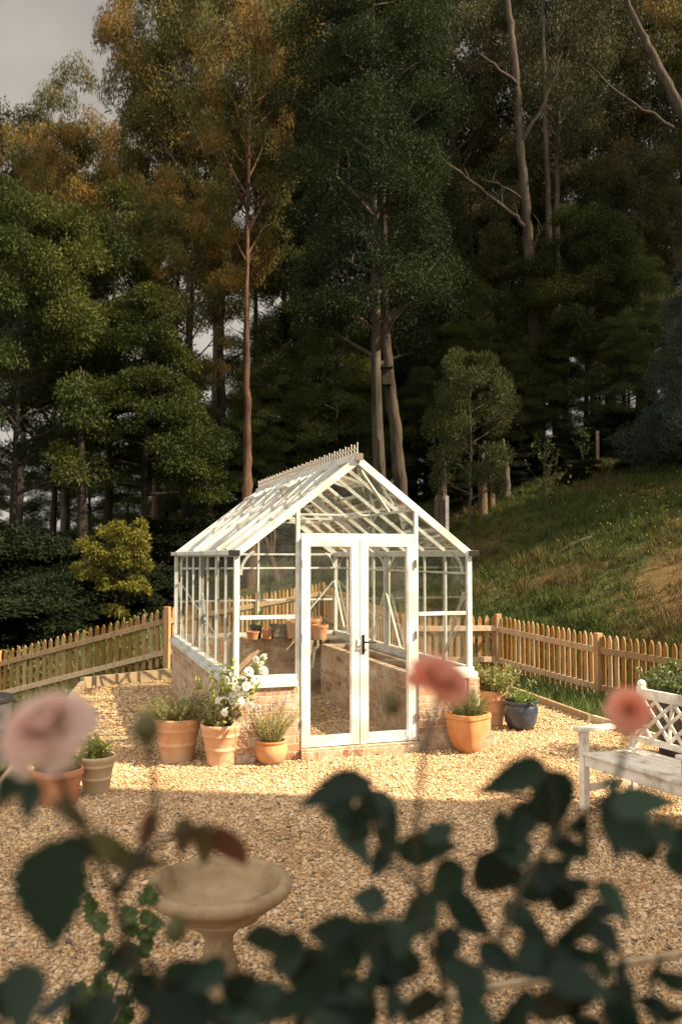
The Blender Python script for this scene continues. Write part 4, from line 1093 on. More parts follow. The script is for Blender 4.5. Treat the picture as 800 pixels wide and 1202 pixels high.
for i, (u, d, tv, lb) in enumerate(((15,26,640,'near black shrub at the left edge below the wattles'),(62,28,632,'dark round shrub beside the golden bush'),(205,32,615,'dark shrub left of the greenhouse eave'),(255,33,610,'shaded shrub behind the greenhouse left wall'),(330,33,575,'shaded shrub behind the greenhouse ridge'),(395,34,560,'dark shrub behind the greenhouse gable'),(-40,25,630,'dark shrub just beyond the left edge'),(620,36,520,'dark shrub at the forest edge right of the stumps'),(715,35,492,'dark shrub at the top of the slope'),(775,31,485,'dark shrub below the blue green tree'),(515,36,520,'dark shrub behind the small slender tree'))):
    put_tree('shrub', u, d, tv, lb, 'dark shrubs at the forest edge', wide=1.25, name='shrub')

for u, d, tv in ((8,21,705),(45,22,692),(85,23,684),(118,24.5,680),(165,24,676),(192,25,668),(30,25,672),(-25,21,700)):
    put_tree('shrub', u, d, tv, 'low dark scrub on the bank beyond the left fence', 'low scrub beyond the left fence', wide=random.uniform(1.3,2.0), name='shrub')
crest = [(545,30,575,.5),(585,30.5,560,.5),(610,31,548,.5),(640,31,540,.6),(668,31.5,528,.6),(695,31,522,.6),(720,32,505,.8),(742,32,498,.9),(765,31.5,490,.9),(790,31.5,482,1.),(815,31,475,1.1)]
for u, d, tv, w_ in crest:
    put_tree('shrub', u, d, tv, 'dark scrub along the top edge of the grass slope', 'scrub along the forest edge', wide=random.uniform(1.1,1.7), name='shrub')
mid = 'mid height dark tree at the front of the shaded forest'
for u, d, tv in ((330,36,440),(372,37,400),(418,36.5,430),(505,36,430),(588,37,405),(612,35,450),(662,35,425),(300,35,455),(252,34,485),(706,36,380),(770,34,400),(545,38,380),(455,37,470)):
    put_tree('darkB', u, d, tv, mid, 'mid height trees at the forest front', wide=random.uniform(.8,1.05))
# trunks with their own shape
def bare(label, pts, r, mat, name='bare_tree', limbs=(), cat='tree', taper=1.3):
    b = Vector(pts[0]); t = thing(name, label, cat, b)
    mb = MB(); P = [Vector(p)-b for p in pts]
    # resample smooth
    Q = []
    for i in range(len(P)-1):
        for k in range(9):
            s = k/9; p0 = P[max(i-1,0)]; p1 = P[i]; p2 = P[i+1]; p3 = P[min(i+2,len(P)-1)]
            Q.append(.5*((2*p1)+(p2-p0)*s+(2*p0-5*p1+4*p2-p3)*s*s+(3*p1-p0-3*p2+p3)*s**3))
    Q.append(P[-1]); n = len(Q)
    Q = [q+Vector((random.uniform(-1,1), random.uniform(-1,1), 0))*r*.13 for q in Q]
    mb.tube(Q, [r*(1.5 if k == 0 else 1.12 if k == 1 else 1)*(1-.88*(k/n)**taper)*random.uniform(.94,1.06) for k in range(n)], 14, wob=.07)
    for lp, lr in limbs:
        lp = [Vector(p)-b for p in lp]
        l2 = []
        for i_ in range(len(lp)-1):
            sg = (lp[i_+1]-lp[i_]).length
            for k_ in range(4): l2.append(lp[i_].lerp(lp[i_+1], k_/4)+Vector((random.uniform(-1,1), random.uniform(-1,1), random.uniform(-1,1)))*(sg*.05 if i_+k_ else 0))
        lp = l2+[lp[-1]]; m = len(lp)
        for k_ in range(2, m-1, 2):
            e_ = lp[k_]+Vector((random.uniform(-1,.3), random.uniform(-.5,.5), random.uniform(-.2,1)))*random.uniform(.3,1.1)
            mb.tube([lp[k_], lp[k_].lerp(e_,.5)+Vector((0,0,.06)), e_], [lr*.28, lr*.2, lr*.06], 5, cap=False)
        mb.tube(lp, [lr*(1-.8*k/m) for k in range(m)], 7, cap=False)
    mb.build('trunk', mat, t, smooth=True); return t
bare('grey trunk with a nest box rising behind the greenhouse gable', [at(472,590,31)-Vector((0,0,.5)), at(463,500,31), at(455,420,31), at(451,300,31.3), at(450,170,31.6)], .26, M['bark_shade'])
nb = thing('nest_box', 'dark wooden nest box fixed to the grey trunk behind the greenhouse', 'nest box', at(453.5,452,30.6))
mb = MB(); mb.box((0,0,.3), (.34,.30,.6)); mb.build('box', M['bark_dark'], nb, bevel=.01)
mb = MB(); mb.box((0,-.03,.63), (.44,.42,.05)); mb.build('roof', M['bark_dark'], nb, bevel=.01)
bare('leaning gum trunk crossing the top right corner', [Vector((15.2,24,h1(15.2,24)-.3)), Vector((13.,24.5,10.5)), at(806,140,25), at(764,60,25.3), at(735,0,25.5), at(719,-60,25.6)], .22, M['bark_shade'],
     limbs=[([at(690,75,26), at(740,120,26), at(790,150,26)][::-1], .07)])
bare('pale dead trunk between the stumps and the sapling', [at(594,575,29)-Vector((0,0,.3)), at(593,545,29), at(590,515,29)], .16, M['bark_grey'])
for lb, pp, r in (('dead branch reaching left from the bare trunked gum', [at(628,310,36.3), at(606,262,36), at(572,228,35.7), at(528,196,35.4), at(512,180,35.3)], .15),
                  ('short dead branch above the long one on the bare gum', [at(612,235,36.3), at(585,216,36), at(562,210,35.8)], .09)):
    pass
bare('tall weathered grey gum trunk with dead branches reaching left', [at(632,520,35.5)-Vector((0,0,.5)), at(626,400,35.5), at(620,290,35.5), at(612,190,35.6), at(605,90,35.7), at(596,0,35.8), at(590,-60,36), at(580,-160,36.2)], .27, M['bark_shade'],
     limbs=[([at(620,275,35.5), at(606,256,35.2), at(572,228,35), at(528,196,34.8), at(510,178,34.7)], .13),
            ([at(616,235,35.5), at(590,218,35.2), at(564,209,35)], .08),
            ([at(607,100,35.6), at(580,75,35.3), at(560,62,35.1)], .10),
            ([at(622,300,35.5), at(632,275,35.2), at(640,262,35)], .08),
            ([at(610,170,35.6), at(640,120,35.3), at(660,60,35.2)], .10)])
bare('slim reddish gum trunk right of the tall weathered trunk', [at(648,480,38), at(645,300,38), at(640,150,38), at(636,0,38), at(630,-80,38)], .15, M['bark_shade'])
bare('thin curved trunk left of the nest box trunk', [at(440,570,33), at(443,500,33), at(439,430,33), at(441,380,33)], .1, M['bark_dark'])
bare('dark trunk pair on the far left of the red barked gum', [at(222,640,33), at(220,520,33), at(222,400,33), at(226,330,33)], .28, M['bark_dark'], limbs=[([at(222,560,33), at(236,530,32.8), at(243,505,32.6), at(252,470,32.6)], .14)])
bare('dark thick trunk between the red barked gum and dark pair', [at(262,640,34), at(261,520,34), at(259,420,34), at(262,340,34)], .28, M['bark_dark'])
bare('brown trunk rising through the left wattles', [at(100,695,27), at(97,600,27), at(94,500,27), at(95,430,27)], .20, M['bark_dark'], limbs=[([at(96,560,27), at(75,572,26.7), at(58,570,26.6)], .06), ([at(95,545,27), at(118,565,26.8), at(135,560,26.6)], .06)])
bare('gnarled grey trunk seen through the greenhouse left window', [at(292,690,27)-Vector((0,0,.2)), at(294,650,27), at(290,600,27), at(291,520,27.2), at(289,400,27.6), at(291,280,28)], .22, M['bark_red'], limbs=[([at(325,690,27), at(318,655,27), at(312,635,27), at(308,618,27)], .13), ([at(318,655,27), at(322,630,27), at(320,610,27)], .09)])
for lb, u, vb, vt, d, r in (('taller of two splintered sawn stumps on the grass', 566, 583, 540, 28, .15), ('shorter splintered stump at the right of the pair', 576, 580, 545, 28.4, .12), ('low cut stump beside the white marker post', 517, 603, 580, 27, .22), ('upright stump left of the slender tree', 519, 590, 538, 29, .14)):
    a = at(u, vb, d); z0 = h1(a.x, a.y); top = at(u, vt, d).z
    t = thing('tree_stump', lb, 'stump', (a.x, a.y, z0), 0, 'cut stumps on the slope')
    mb = MB(); hh = max(.5, top-z0); prof = [(r*1.25,-.2),(r*1.1,.1),(r,.4*hh),(r*.92,.9*hh)]
    mb.lathe(prof, 14, closed=True)
    n0 = len(mb.v)-14
    for k in range(14): x_, y_, z_ = mb.v[n0+k]; mb.v[n0+k] = (x_, y_, z_+.1*hh*math.sin(k*1.3+u))
    mb.build('trunk', M['cut_wood'], t, smooth=False)
for lb, u, vb, vt, d in (('white marker post on the grass by the low stump', 524.5, 604, 582, 26.5), ('pale grey post at the top of the grass slope', 701, 540, 506, 30)):
    a = at(u, vb, d); z0 = h1(a.x, a.y); top = at(u, vt, d).z; hh = max(.6, top-z0)
    o = MB().box((0,0,hh/2-.1), (.10,.10,hh+.2)).build('marker_post', M['white_wood'] if u < 600 else M['oldwood'], bevel=.01); o.location = (a.x, a.y, z0)
    tag(o, lb, 'post')
def sapling(label, u, d, tv, sparse):
    x = (u-400)/FPX*d; z = h1(x, d); H = at(u, tv, d).z - z
    t = thing('sapling', label, 'young tree', (x, d, z)); mb = MB()
    mb.tube([(0,0,-.1),(.02*H,0,.35*H),(-.01*H,.02*H,.7*H),(0,0,H)], [.018,.015,.010,.004], 6)
    Ps = []
    for k in range(26):
        s = random.uniform(.25,.98); a = random.uniform(0,6.28); l = (1-s)*.55*H+.12*H
        b = Vector((0,0,s*H)); e = b+Vector((math.cos(a)*l*.55, math.sin(a)*l*.55, l*.8)); mb.tube([b, b.lerp(e,.5)+Vector((0,0,-.03)), e], [.006,.004,.002], 4, cap=False)
        for j in range(sparse): Ps.append(tuple(b.lerp(e, random.uniform(.35,1))))
    mb.build('trunk', M['bark_dark'], t, smooth=True)
    P = np.array(Ps); n = len(P); leaf_obj('crown', [(P, runit(n), runit(n), rng.uniform(.07,.13,n), .05, '4')], M['wattle'], t)
sapling('sparse thin sapling standing on the open grass slope', 641, 21.5, 520, 7)
sapling('thin leafy sapling near the pale post', 684, 29, 505, 9)
# log on slope
a = at(650, 632, 21); b = at(695, 622, 21.3)
a.z = h1(a.x,a.y)+.05; b.z = h1(b.x,b.y)+.08
o = MB().tube([(0,0,0), (b-a)*.5+Vector((0,.2,.04)), (b-a)], [.05,.06,.04], 8, wob=.08).build('fallen_branch', M['cut_wood'], smooth=True); o.location = a
tag(o, 'pale fallen branch lying on the grass slope', 'branch')
# trees on the right outside the picture that shade the forest and the slope
SIDE = [(22,31,15,'darkA'),(24,36,22,'gumC'),(27,31,19,'darkA'),(18.5,21.5,10,'darkB'),(29,42,24,'gumC')]
for x, y, H, k in SIDE:
    tm, cm, H0 = PROTO[k]; s = H/H0
    t = thing('tree', 'dark forest tree on the slope right of the picture', 'tree', (x, y, h1(x, y)), random.uniform(0,6.28), 'trees right of the picture')
    for nm, me in (('trunk', tm), ('crown', cm)):
        o = bpy.data.objects.new(nm, me); link(o, t); o.scale = (s*1.1, s*1.1, s)

# ------------------------------------------------------------------ grass and weeds
def grass():
    rng2 = np.random.default_rng(5)
    def field(n, x0, x1, y0, y1, cond, hmin, hmax, per, wd):
        X = rng2.uniform(x0, x1, n); Y = rng2.uniform(y0, y1, n); ok = cond(X, Y); X, Y = X[ok], Y[ok]
        Z = hz(X, Y); m = len(X)
        X = np.repeat(X, per)+rng2.normal(0,.05,m*per); Y = np.repeat(Y, per)+rng2.normal(0,.05,m*per); Z = np.repeat(Z, per)-.02
        H = np.repeat(rng2.uniform(hmin, hmax, m), per)*rng2.uniform(.5,1.1,m*per)
        D = nrm(np.c_[rng2.normal(0,.45,m*per), rng2.normal(0,.45,m*per), np.ones(m*per)]); Nn = nrm(np.c_[rng2.normal(size=(m*per,2)), np.zeros(m*per)])
        return (np.c_[X, Y, Z], D, Nn, H, H*0+wd, '4')
    def hill(X, Y):
        # right of the fence line and out to the forest edge
        u = X/np.maximum(Y, 1)*FPX
        q = ((X-8.2)*.24)**2 + ((Y-16.8)*.42)**2 + rng2.normal(0,.25,X.shape)
        return (q > .55) & (Y > 13.4) & (X > np.interp(Y, [9,13.1,15.7,16,20,24,34], [5.6,4.1,3.1,-2.,-.2,-2.,-3.]))
    A = field(30000, -3, 16, 13.4, 33, hill, .06, .30, 4, .022)
    B = field(2600, 3, 9, 9, 17, lambda X, Y: X > np.interp(Y, [9,13.1,15.7,17], [5.7,4.15,3.1,0]), .10, .32, 5, .018)
    T1 = field(900, 1, 14, 14, 30, hill, .22, .50, 26, .020)
    o = leaf_obj('grass', [A, B, T1], M['grass']); stuff(o); tag(o, 'rough green and brown grass on the hillside', 'grass')
    C = field(3800, -14, -3, 14.8, 23, lambda X, Y: Y > np.interp(X, [-14,-9.6,-3.1], [18.4,17.1,15.75]), .15, .6, 5, .022)
    C2 = field(1400, -9, -3.3, 6.5, 15.2, lambda X, Y: X < np.interp(Y, [7,13.4,13.5,15.2], [-3.1,-4.2,-4.2,-3.4]), .05, .18, 4, .018)
    o = leaf_obj('weeds', [C, C2], M['weed']); stuff(o); tag(o, 'tall green weeds along the left fence', 'weeds')
    D_ = field(1500, 2.4, 4.6, 9, 15, lambda X, Y: (X > np.interp(Y, [9,10.9,13.7,15], [3.72,3.13,2.5,2.2])) & (X < np.interp(Y, [9,9.55,13.1,15.5], [5.5,5.25,3.85,2.9])), .06, .30, 7, .014)
    o = leaf_obj('grass', [D_], M['weed']); stuff(o); tag(o, 'green grass strip between the gravel and right fence', 'grass')
    # dead leaves dropped on the gravel
    n = 420; X = rng2.uniform(-3.6,3.6,n); Y = rng2.uniform(3.6,13,n); ok = inside(X, Y, YARD) & ~((X > -2.6) & (Y > 8.5)); X, Y = X[ok], Y[ok]; m = len(X)
    o = leaf_obj('fallen_leaves', [(np.c_[X,Y,np.full(m,.022)], nrm(np.c_[rng2.normal(size=(m,2)), rng2.normal(0,.15,m)]), nrm(np.c_[rng2.normal(0,.3,(m,2)), np.ones(m)]), rng2.uniform(.03,.075,m), .016, '6')], M['litter']); stuff(o); tag(o, 'dry brown leaves scattered over the gravel', 'fallen leaves')
    # small yellow flowers and leaf litter among the hill grass
    n = 380; X = rng2.uniform(5,11,n); Y = rng2.uniform(18,25,n); q = np.hypot(X-9, (Y-22)*.8) + rng2.normal(0,.6,n); ok = q < 2.6; X, Y = X[ok], Y[ok]; Z = hz(X, Y)+rng2.uniform(.10,.28,len(X))
    o = leaf_obj('wildflowers', [(np.c_[X,Y,Z], runit(len(X)), runit(len(X)), .05, .035, '4')], M['petal_yellow']); stuff(o); tag(o, 'tiny yellow wildflowers scattered on the right slope', 'wildflowers')
grass()
# low scrub clumps on the slope
random.seed(77)
k = 0
for x, y, s in ((9.6,27.5,.45),(11.2,27,.45),(7.9,28.2,.3),(10.6,25.5,.3)):
    tm, cm, H0 = PROTO['shrub']
    t = thing('shrub', 'low green scrub clump scattered on the grass slope', 'shrub', (x, y, h1(x, y)-.1), random.uniform(0,6.28), 'scrub clumps on the slope')
    for nm, me in (('trunk', tm), ('crown', cm)):
        o = bpy.data.objects.new(nm, me); link(o, t); o.scale = (s, s, s*.7)
# tall leafy weeds behind left fence
for i, (u, v, d) in enumerate(((28,735,17.2),(42,742,17.4),(95,728,18),(60,740,17.5),(165,708,18.5),(150,715,18))):
    x = (u-400)/FPX*d; z = h1(x, d); hh = at(u, v, d).z - z
    t = thing('tall_weed', 'tall leafy weed behind the left picket fence', 'plant', (x, d, z), 0, 'tall weeds behind the left fence')
    shoots(t, 0, .15, max(.5, hh), 16, .25, .12, .4, 10, M['weed'], M['stem_green'], up=.4)

# ------------------------------------------------------------------ foreground roses
def rose_leaf(parent, u0, v0, u1, v1, d, wr=.55, mat='lf_rose', dd=0., seed=0, roll=None):
    l_ = math.hypot(u1-u0, v1-v0); k_ = min(.9, 88./l_) if u0 > 120 else 1.; wr = wr*.9; u1 = u0+(u1-u0)*k_; v1 = v0+(v1-v0)*k_
    a = at(u0, v0, d); b = at(u1, v1, d+dd); L = (b-a).length
    rr = random.Random(seed+int(u0*7+v1)); ax = (b-a).normalized()
    view = Vector((0,-1,.35)); roll = rr.uniform(-.5,.5) if roll is None else roll
    nn = (view - ax*view.dot(ax)).normalized(); nn.rotate(Matrix.Rotation(roll, 3, ax)); S = nn.cross(ax)
    V, F = [], []; n = 14
    for i in range(n+1):
        s = i/n; w = L*wr*.62*(math.sin(math.pi*s**.72))*(1-.35*s)*(1 if i in (0,n) else 1+.09*(-1)**i)
        c = a + ax*(L*s) + nn*(-.12*L*s*s)
        V += [c+S*w+nn*(.18*w), c+S*w*.5+nn*.03*w, c, c-S*w*.5+nn*.03*w, c-S*w+nn*(.18*w)]
    F = [(i*5+j, i*5+j+1, (i+1)*5+j+1, (i+1)*5+j) for i in range(n) for j in range(4)]
    mb = MB().add(V, F); b0 = parent.location
    mb.v = [tuple(Vector(p)-b0) for p in mb.v]
    return mb.build('leaf', M[mat], parent, smooth=True)
def stem(parent, pts, r, mat='stem_rose'):
    b0 = parent.location; P = [Vector(p)-b0 for p in pts]
    Q = []
    for i in range(len(P)-1):
        for k in range(4):
            s = k/4; p0 = P[max(i-1,0)]; p1 = P[i]; p2 = P[i+1]; p3 = P[min(i+2,len(P)-1)]
            Q.append(.5*((2*p1)+(p2-p0)*s+(2*p0-5*p1+4*p2-p3)*s*s+(3*p1-p0-3*p2+p3)*s**3))
    Q.append(P[-1])
    MB().tube(Q, [r*(.7+.6*k/len(Q)) for k in range(len(Q))], 8).build('stem', M[mat], parent, smooth=True)
def bud(parent, u, v, d, r, mat='lf_rose'):
    c = at(u, v, d)-parent.location
    MB().lathe([(.1*r,-1.1*r),(.7*r,-.8*r),(1.*r,-.1*r),(.75*r,.7*r),(.2*r,1.3*r)], 14, tuple(c)).build('bud', M[mat], parent, smooth=True)
rb = thing('rose_bush', 'blurred rose bush with a large pale pink bloom at left', 'rose bush', (-.22, .72, 0))
RB = [(62,985,60,1128,.70,.62),(112,995,38,1012,.72,.5),(30,1128,22,1222,.66,.62),(-6,1150,52,1196,.66,.5),(95,985,165,1004,.74,.4,'lf_rose_olive'),(188,958,150,1000,.75,.5,'lf_rose_red'),
 (222,958,206,1016,.78,.55,'lf_rose_olive'),(255,968,292,1036,.78,.45,'lf_rose_red'),(246,970,226,1028,.78,.5,'lf_rose_olive'),(118,1002,205,1022,.76,.35,'lf_rose_olive'),
 (160,1110,110,1150,.8,.5),(170,1196,262,1142,.8,.6),(245,1212,148,1150,.78,.6),(268,1128,205,1172,.8,.55),(300,1215,225,1172,.8,.6),(90,1215,150,1175,.76,.6),(190,1150,255,1130,.85,.5),(150,1150,230,1190,.8,.5),(210,1180,150,1215,.8,.55),(260,1150,330,1180,.82,.5),(250,1170,190,1215,.82,.5),(60,940,115,975,.70,.35,'lf_rose_olive'),(20,905,-5,950,.66,.6),(40,915,30,968,.66,.5)]
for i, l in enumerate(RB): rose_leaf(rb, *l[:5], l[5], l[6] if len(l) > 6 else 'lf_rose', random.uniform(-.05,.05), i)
bloom(rb, at(56,856,.64)-rb.location, .0285, M['petal_pink'], (-.15,-.6,.8), 3, 9, 1.15)
stem(rb, [at(58,880,.64), at(95,975,.70), at(132,1045,.74), at(152,1130,.76), at(190,1260,.78), Vector((-.20,.74,.8)), Vector((-.22,.72,0))], .0035)
stem(rb, [at(170,862,.72), at(182,930,.74), at(170,990,.75), at(135,1045,.745)], .0028)
stem(rb, [at(250,968,.79), at(215,975,.77), at(175,1000,.75), at(140,1050,.745)], .0026)
bud(rb, 172, 856, .72, .0115, 'lf_rose_olive'); bud(rb, 206, 1092, .8, .011, 'lf_rose_olive')
rc = thing('rose_bush', 'blurred rose bush with two coral blooms across the foreground', 'rose bush', (.12, .82, 0))
RC = [(434,914,322,952,.86,.42),(640,896,532,948,.82,.42),(640,902,662,1004,.84,.62),(628,940,588,1006,.86,.55),(646,985,704,1014,.86,.5),(700,962,806,1004,.76,.55),(702,958,775,928,.78,.45),(716,945,806,938,.74,.5),(770,960,800,1010,.74,.6),
 (524,990,498,958,.88,.75),(436,925,474,996,.9,.5),(400,952,436,1024,.92,.5),(458,995,428,1038,.9,.6),(462,994,558,1000,.9,.38),(558,1004,624,1052,.88,.62),(548,1020,486,1064,.9,.5),(604,1052,684,1004,.9,.5),(618,1030,706,1044,.88,.45),(700,1032,748,1094,.86,.5),
 (512,1052,458,1114,.86,.55),(520,1056,594,1104,.86,.5),(474,1092,398,1124,.86,.5),(482,1110,448,1176,.84,.6),(560,1108,624,1154,.84,.55),(600,1130,704,1122,.82,.5),(640,1138,794,1196,.78,.5),(560,1130,540,1212,.82,.6),(432,1100,340,1092,.86,.42),(334,1096,272,1112,.86,.55),
 (402,1130,318,1164,.84,.55),(392,1148,296,1210,.82,.6),(342,1168,230,1206,.8,.5),(440,1158,378,1212,.82,.6),(502,1158,476,1222,.8,.6),(622,1160,598,1222,.8,.6),(662,1150,640,1226,.8,.6),(702,1170,778,1222,.78,.55),(590,1060,650,1110,.86,.55),(640,1090,600,1140,.84,.6),(540,1090,500,1140,.84,.6),(470,1130,420,1160,.84,.6),
 (455,1062,400,1050,.92,.5),(650,1010,610,1050,.88,.6),(690,1120,730,1150,.82,.6),(580,1000,640,985,.88,.6),(576,962,610,985,.9,.7),(520,1130,580,1170,.82,.6),(360,1110,300,1140,.86,.5),(420,1180,340,1222,.8,.6),(540,1180,590,1224,.8,.6),(726,930,700,905,.8,.4)]
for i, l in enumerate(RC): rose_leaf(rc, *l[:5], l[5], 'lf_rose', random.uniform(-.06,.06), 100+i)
bloom(rc, at(514,800,.76)-rc.location, .0245, M['petal_coral'], (.3,-.5,.8), 5, 7, .85)
bloom(rc, at(738,834,.80)-rc.location, .0175, M['petal_coral'], (-.1,-.9,.35), 8, 6, 1.0)
stem(rc, [at(513,815,.765), at(497,890,.78), at(489,990,.80), at(500,1100,.82), at(528,1260,.83), Vector((.12,.83,.8)), Vector((.12,.82,0))], .003)
stem(rc, [at(738,846,.81), at(716,930,.82), at(646,990,.84), at(592,1090,.84), at(560,1260,.84), Vector((.15,.84,.8)), Vector((.14,.82,0))], .0034)
stem(rc, [at(640,900,.83), at(652,950,.84), at(640,1000,.845)], .0024); stem(rc, [at(434,914,.87), at(446,990,.9), at(500,1060,.87), at(520,1140,.84)], .0026)
bud(rc, 460, 828, .85, .0085, 'lf_rose_olive')
def compound(parent, u, v, ang, d, size, seed):
    rr = random.Random(seed); a = R(ang)
    dx, dy = math.cos(a), math.sin(a); px, py = -dy, dx
    ln = size*1.5; dr = rr.uniform(.05,.25)
    def q(s): return (u+dx*ln*s, v+dy*ln*s+dr*ln*s*s)
    stem(parent, [at(*q(0), d), at(*q(.5), d-.005), at(*q(1), d-.015)], .0011)
    e = q(1); rose_leaf(parent, e[0], e[1], e[0]+dx*size, e[1]+dy*size+dr*size, d-.015, rr.uniform(.52,.68), 'lf_rose', rr.uniform(-.05,.05), seed, rr.uniform(-.9,.9))
    for sgn in (-1, 1):
        for s_, f in ((.86,.88),(.42,.72)):
            p = q(s_); t = R(rr.uniform(50,72))*sgn; c_, n_ = math.cos(t), math.sin(t)
            wx, wy = dx*c_+px*n_, dy*c_+py*n_
            L = size*f*rr.uniform(.85,1.1); rose_leaf(parent, p[0], p[1], p[0]+wx*L, p[1]+wy*L+.2*L, d-.01*s_, rr.uniform(.52,.68), 'lf_rose', rr.uniform(-.05,.05), seed*3+int(s_*10)+sgn, rr.uniform(-.9,.9))
for i, (u, v, a) in enumerate(((505,1080,165),(586,1100,5),(575,1165,60),(640,1010,50),(500,1150,165),(640,1175,15),(700,1195,-15),(430,1190,190),(650,985,-15),(495,985,200),(720,970,10),(690,1150,-5),(760,1190,170))):
    compound(rc, u, v, a, .80+.02*(i % 4), random.uniform(44,58), 40+i)
for i, (u, v, a) in enumerate(((150,1165,175),(200,1200,-10),(60,1210,200))):
    compound(rb, u, v, a, .78+.02*(i % 4), random.uniform(44,56), 80+i)
# leafy shoot in the lower left, further off
q = at(140, 1202, 2.6)
ws = thing('leafy_shoot', 'thin green shoot with small lobed leaves at lower left', 'plant', (q.x, 2.6, 0))
mb = MB(); Ls = []
for pts in ([(118,1300),(122,1180),(125,1110),(106,1060)], [(128,1180),(150,1120),(154,1062)], [(128,1250),(150,1160),(178,1090),(172,1045)], [(118,1300),(96,1210),(98,1150)], [(128,1250),(120,1200),(116,1150)], [(118,1300),(140,1230),(150,1190)], [(118,1300),(90,1240),(80,1195)]):
    P = [at(u, v, 2.6+random.uniform(-.05,.05))-ws.location for u, v in pts]; mb.tube(P, [.005,.0035,.0028,.002][:len(P)], 5, cap=False)
    for k in range(16): 
        s = random.uniform(.25,1)*(len(P)-1); i = min(len(P)-2, int(s)); Ls.append(tuple(P[i].lerp(P[i+1], s-i)))
mb.tube([(0,0,0), at(118,1300,2.6)-ws.location], [.007,.005], 6); mb.build('stem', M['stem_green'], ws, smooth=True)
P = np.array(Ls); n = len(P)
parts = []
D0 = nrm(runit(n)+np.array([[0,-.2,.1]])); N0 = nrm(np.array([[0,-1.,.7]])+runit(n)*.5)
for ang in (-.9,-.45,0,.45,.9):
    S0 = nrm(np.cross(N0, D0)); Dk = nrm(D0*math.cos(ang)+S0*math.sin(ang)); parts.append((P+N0*.001*ang, Dk, N0, .042*(1-.28*abs(ang)), .028, '6'))
leaf_obj('leaves', parts, M['lf_mid'], ws)

# ------------------------------------------------------------------ house behind and right of the camera (unseen, added to cast the foreground shade)
def house():
    t = thing('cottage', 'unseen cream weatherboard cottage added right of view to cast shade', 'house', (0,0,0))
    wm = mat_plain('cream_weatherboard', (.55,.50,.40), (.60,.55,.45), 3, .7)
    x0, x1, y0, y1, H = 6.4, 9.8, -9., 5.3, 7.2
    mb = MB(); mb.box(((x0+x1)/2, (y0+y1)/2, H/2), (x1-x0, y1-y0, H))
    for k in range(30): mb.box((x0-.008, (y0+y1)/2, .15+k*.175), (.02, y1-y0, .02))
    mb.build('wall', wm, t)
    mb = MB(); xm = (x0+x1)/2; a = .0
    mb.add([(x0-.4,y0-a,H-.1),(xm,y0-a,H+2.1),(x1+.4,y0-a,H-.1),(x0-.4,y1+a,H-.1),(xm,y1+a,H+2.1),(x1+.4,y1+a,H-.1)], [(0,1,4,3),(1,2,5,4),(0,2,1),(3,4,5),(0,3,5,2)])
    mb.build('roof', mat_plain('grey_roof', (.12,.12,.12), (.17,.17,.16), 3, .5), t)
    for y in (-6,-2.5,3.5):
        mb = MB(); mb.box((x0-.03, y, 1.6), (.06, 1.2, 1.3)); f = mb.build('window', M['white'], t)
        mb = MB(); mb.box((x0-.064, y, 1.6), (.01, 1.05, 1.15)); mb.build('window_pane', M['black'], f)
    mb = MB(); mb.box((x0-.03, .4, 1.05), (.06, .95, 2.1)); mb.build('door', M['white'], t)
house()

# ------------------------------------------------------------------ light, sky, camera
SUN_EL, SUN_AZ = R(39), R(-13)      # azimuth from +X, towards -Y (camera side) is negative
sd = Vector((math.cos(SUN_EL)*math.cos(SUN_AZ), math.cos(SUN_EL)*math.sin(SUN_AZ), math.sin(SUN_EL)))
L = bpy.data.lights.new('sun', 'SUN'); L.energy = 5.0; L.angle = R(.55); L.color = (1.0, .82, .58)
so = bpy.data.objects.new('sun', L); link(so); so.rotation_euler = (-sd).to_track_quat('-Z', 'Y').to_euler()
w = bpy.data.worlds.new('World'); sc.world = w; w.use_nodes = True; nt = w.node_tree; nt.nodes.clear()
out = nt.nodes.new('ShaderNodeOutputWorld'); bg = nt.nodes.new('ShaderNodeBackground'); bg.inputs['Strength'].default_value = .112
sky = nt.nodes.new('ShaderNodeTexSky'); sky.sky_type = 'NISHITA'; sky.sun_disc = False; sky.sun_elevation = SUN_EL
sky.sun_rotation = math.atan2(sd.x, sd.y); sky.dust_density = 2.5; sky.air_density = 1.2
tc = nt.nodes.new('ShaderNodeTexCoord'); mp = nt.nodes.new('ShaderNodeMapping'); mp.inputs['Scale'].default_value = (1.5,1.5,3.5)
nt.links.new(tc.outputs['Generated'], mp.inputs['Vector'])
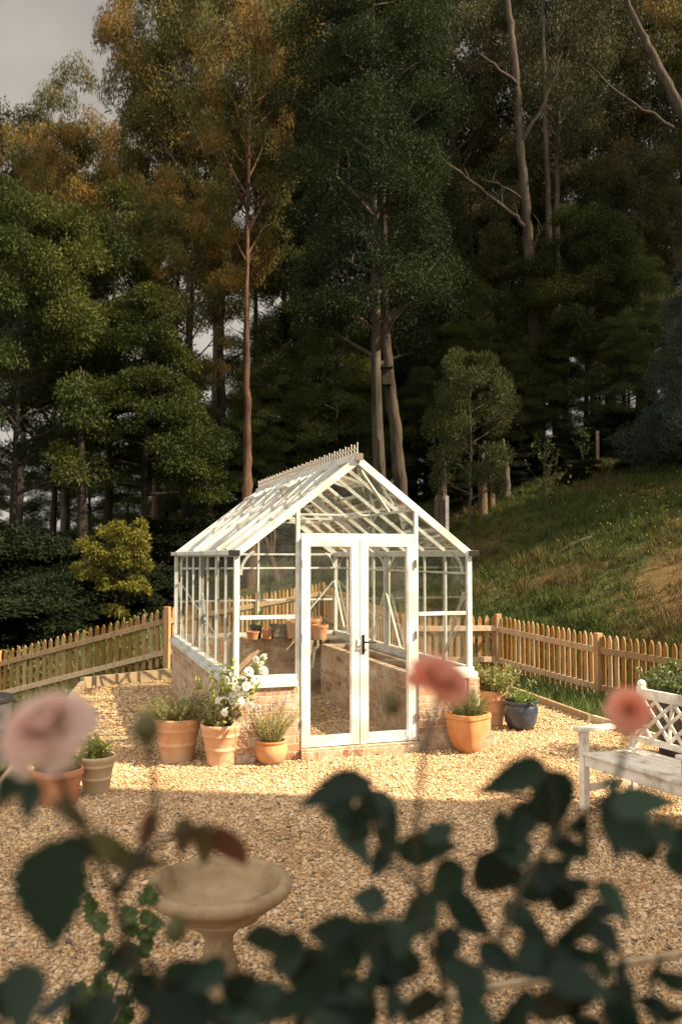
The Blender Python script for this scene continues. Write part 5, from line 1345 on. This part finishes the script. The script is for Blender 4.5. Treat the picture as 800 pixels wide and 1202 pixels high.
n1 = noise(nt, 1.8, 6, mp.outputs[0]); r1 = ramp(nt, [(.30, (2.5,2.3,1.98)), (.72, (4.8,4.4,3.8))]); nt.links.new(n1.outputs[0], r1.inputs[0])
n2 = noise(nt, 1.1, 5, mp.outputs[0]); r2 = ramp(nt, [(.30, g(.72)), (.62, g(.97))]); nt.links.new(n2.outputs[0], r2.inputs[0])
c = mixc(nt, r2.outputs[0], sky.outputs[0], r1.outputs[0])
# added sky gradient: dimmed over the forest, brightened behind the camera as fill light
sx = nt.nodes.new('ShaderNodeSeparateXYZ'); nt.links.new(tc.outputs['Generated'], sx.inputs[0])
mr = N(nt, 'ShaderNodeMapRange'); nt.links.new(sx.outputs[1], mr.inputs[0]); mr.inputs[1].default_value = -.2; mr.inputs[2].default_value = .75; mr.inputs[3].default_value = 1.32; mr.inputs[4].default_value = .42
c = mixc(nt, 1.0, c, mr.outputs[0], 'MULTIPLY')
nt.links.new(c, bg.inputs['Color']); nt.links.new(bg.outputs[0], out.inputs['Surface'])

cam = bpy.data.cameras.new('camera'); co = bpy.data.objects.new('camera', cam); link(co)
cam.sensor_fit = 'HORIZONTAL'; cam.sensor_width = 24.0; cam.lens = 24.0*FPX/800.0
co.location = (0,0,CAM_H); co.rotation_euler = (math.pi/2+PITCH, 0, 0)
cam.clip_start = .05; cam.clip_end = 1000
cam.dof.use_dof = True; cam.dof.focus_distance = 8.8; cam.dof.aperture_fstop = 2.3; cam.dof.aperture_blades = 7
sc.camera = co
vs = sc.view_settings; sc.display_settings.display_device = 'sRGB'
vs.view_transform = 'Standard'; vs.look = 'None'; vs.gamma = 1.0; vs.exposure = 1.62; vs.use_curve_mapping = False
sc.render.engine = 'CYCLES'
cy = sc.cycles; cy.max_bounces = 7; cy.diffuse_bounces = 3; cy.glossy_bounces = 3; cy.transmission_bounces = 3; cy.transparent_max_bounces = 24
cy.use_denoising = True; cy.sample_clamp_indirect = 6.0; cy.caustics_reflective = False; cy.caustics_refractive = False
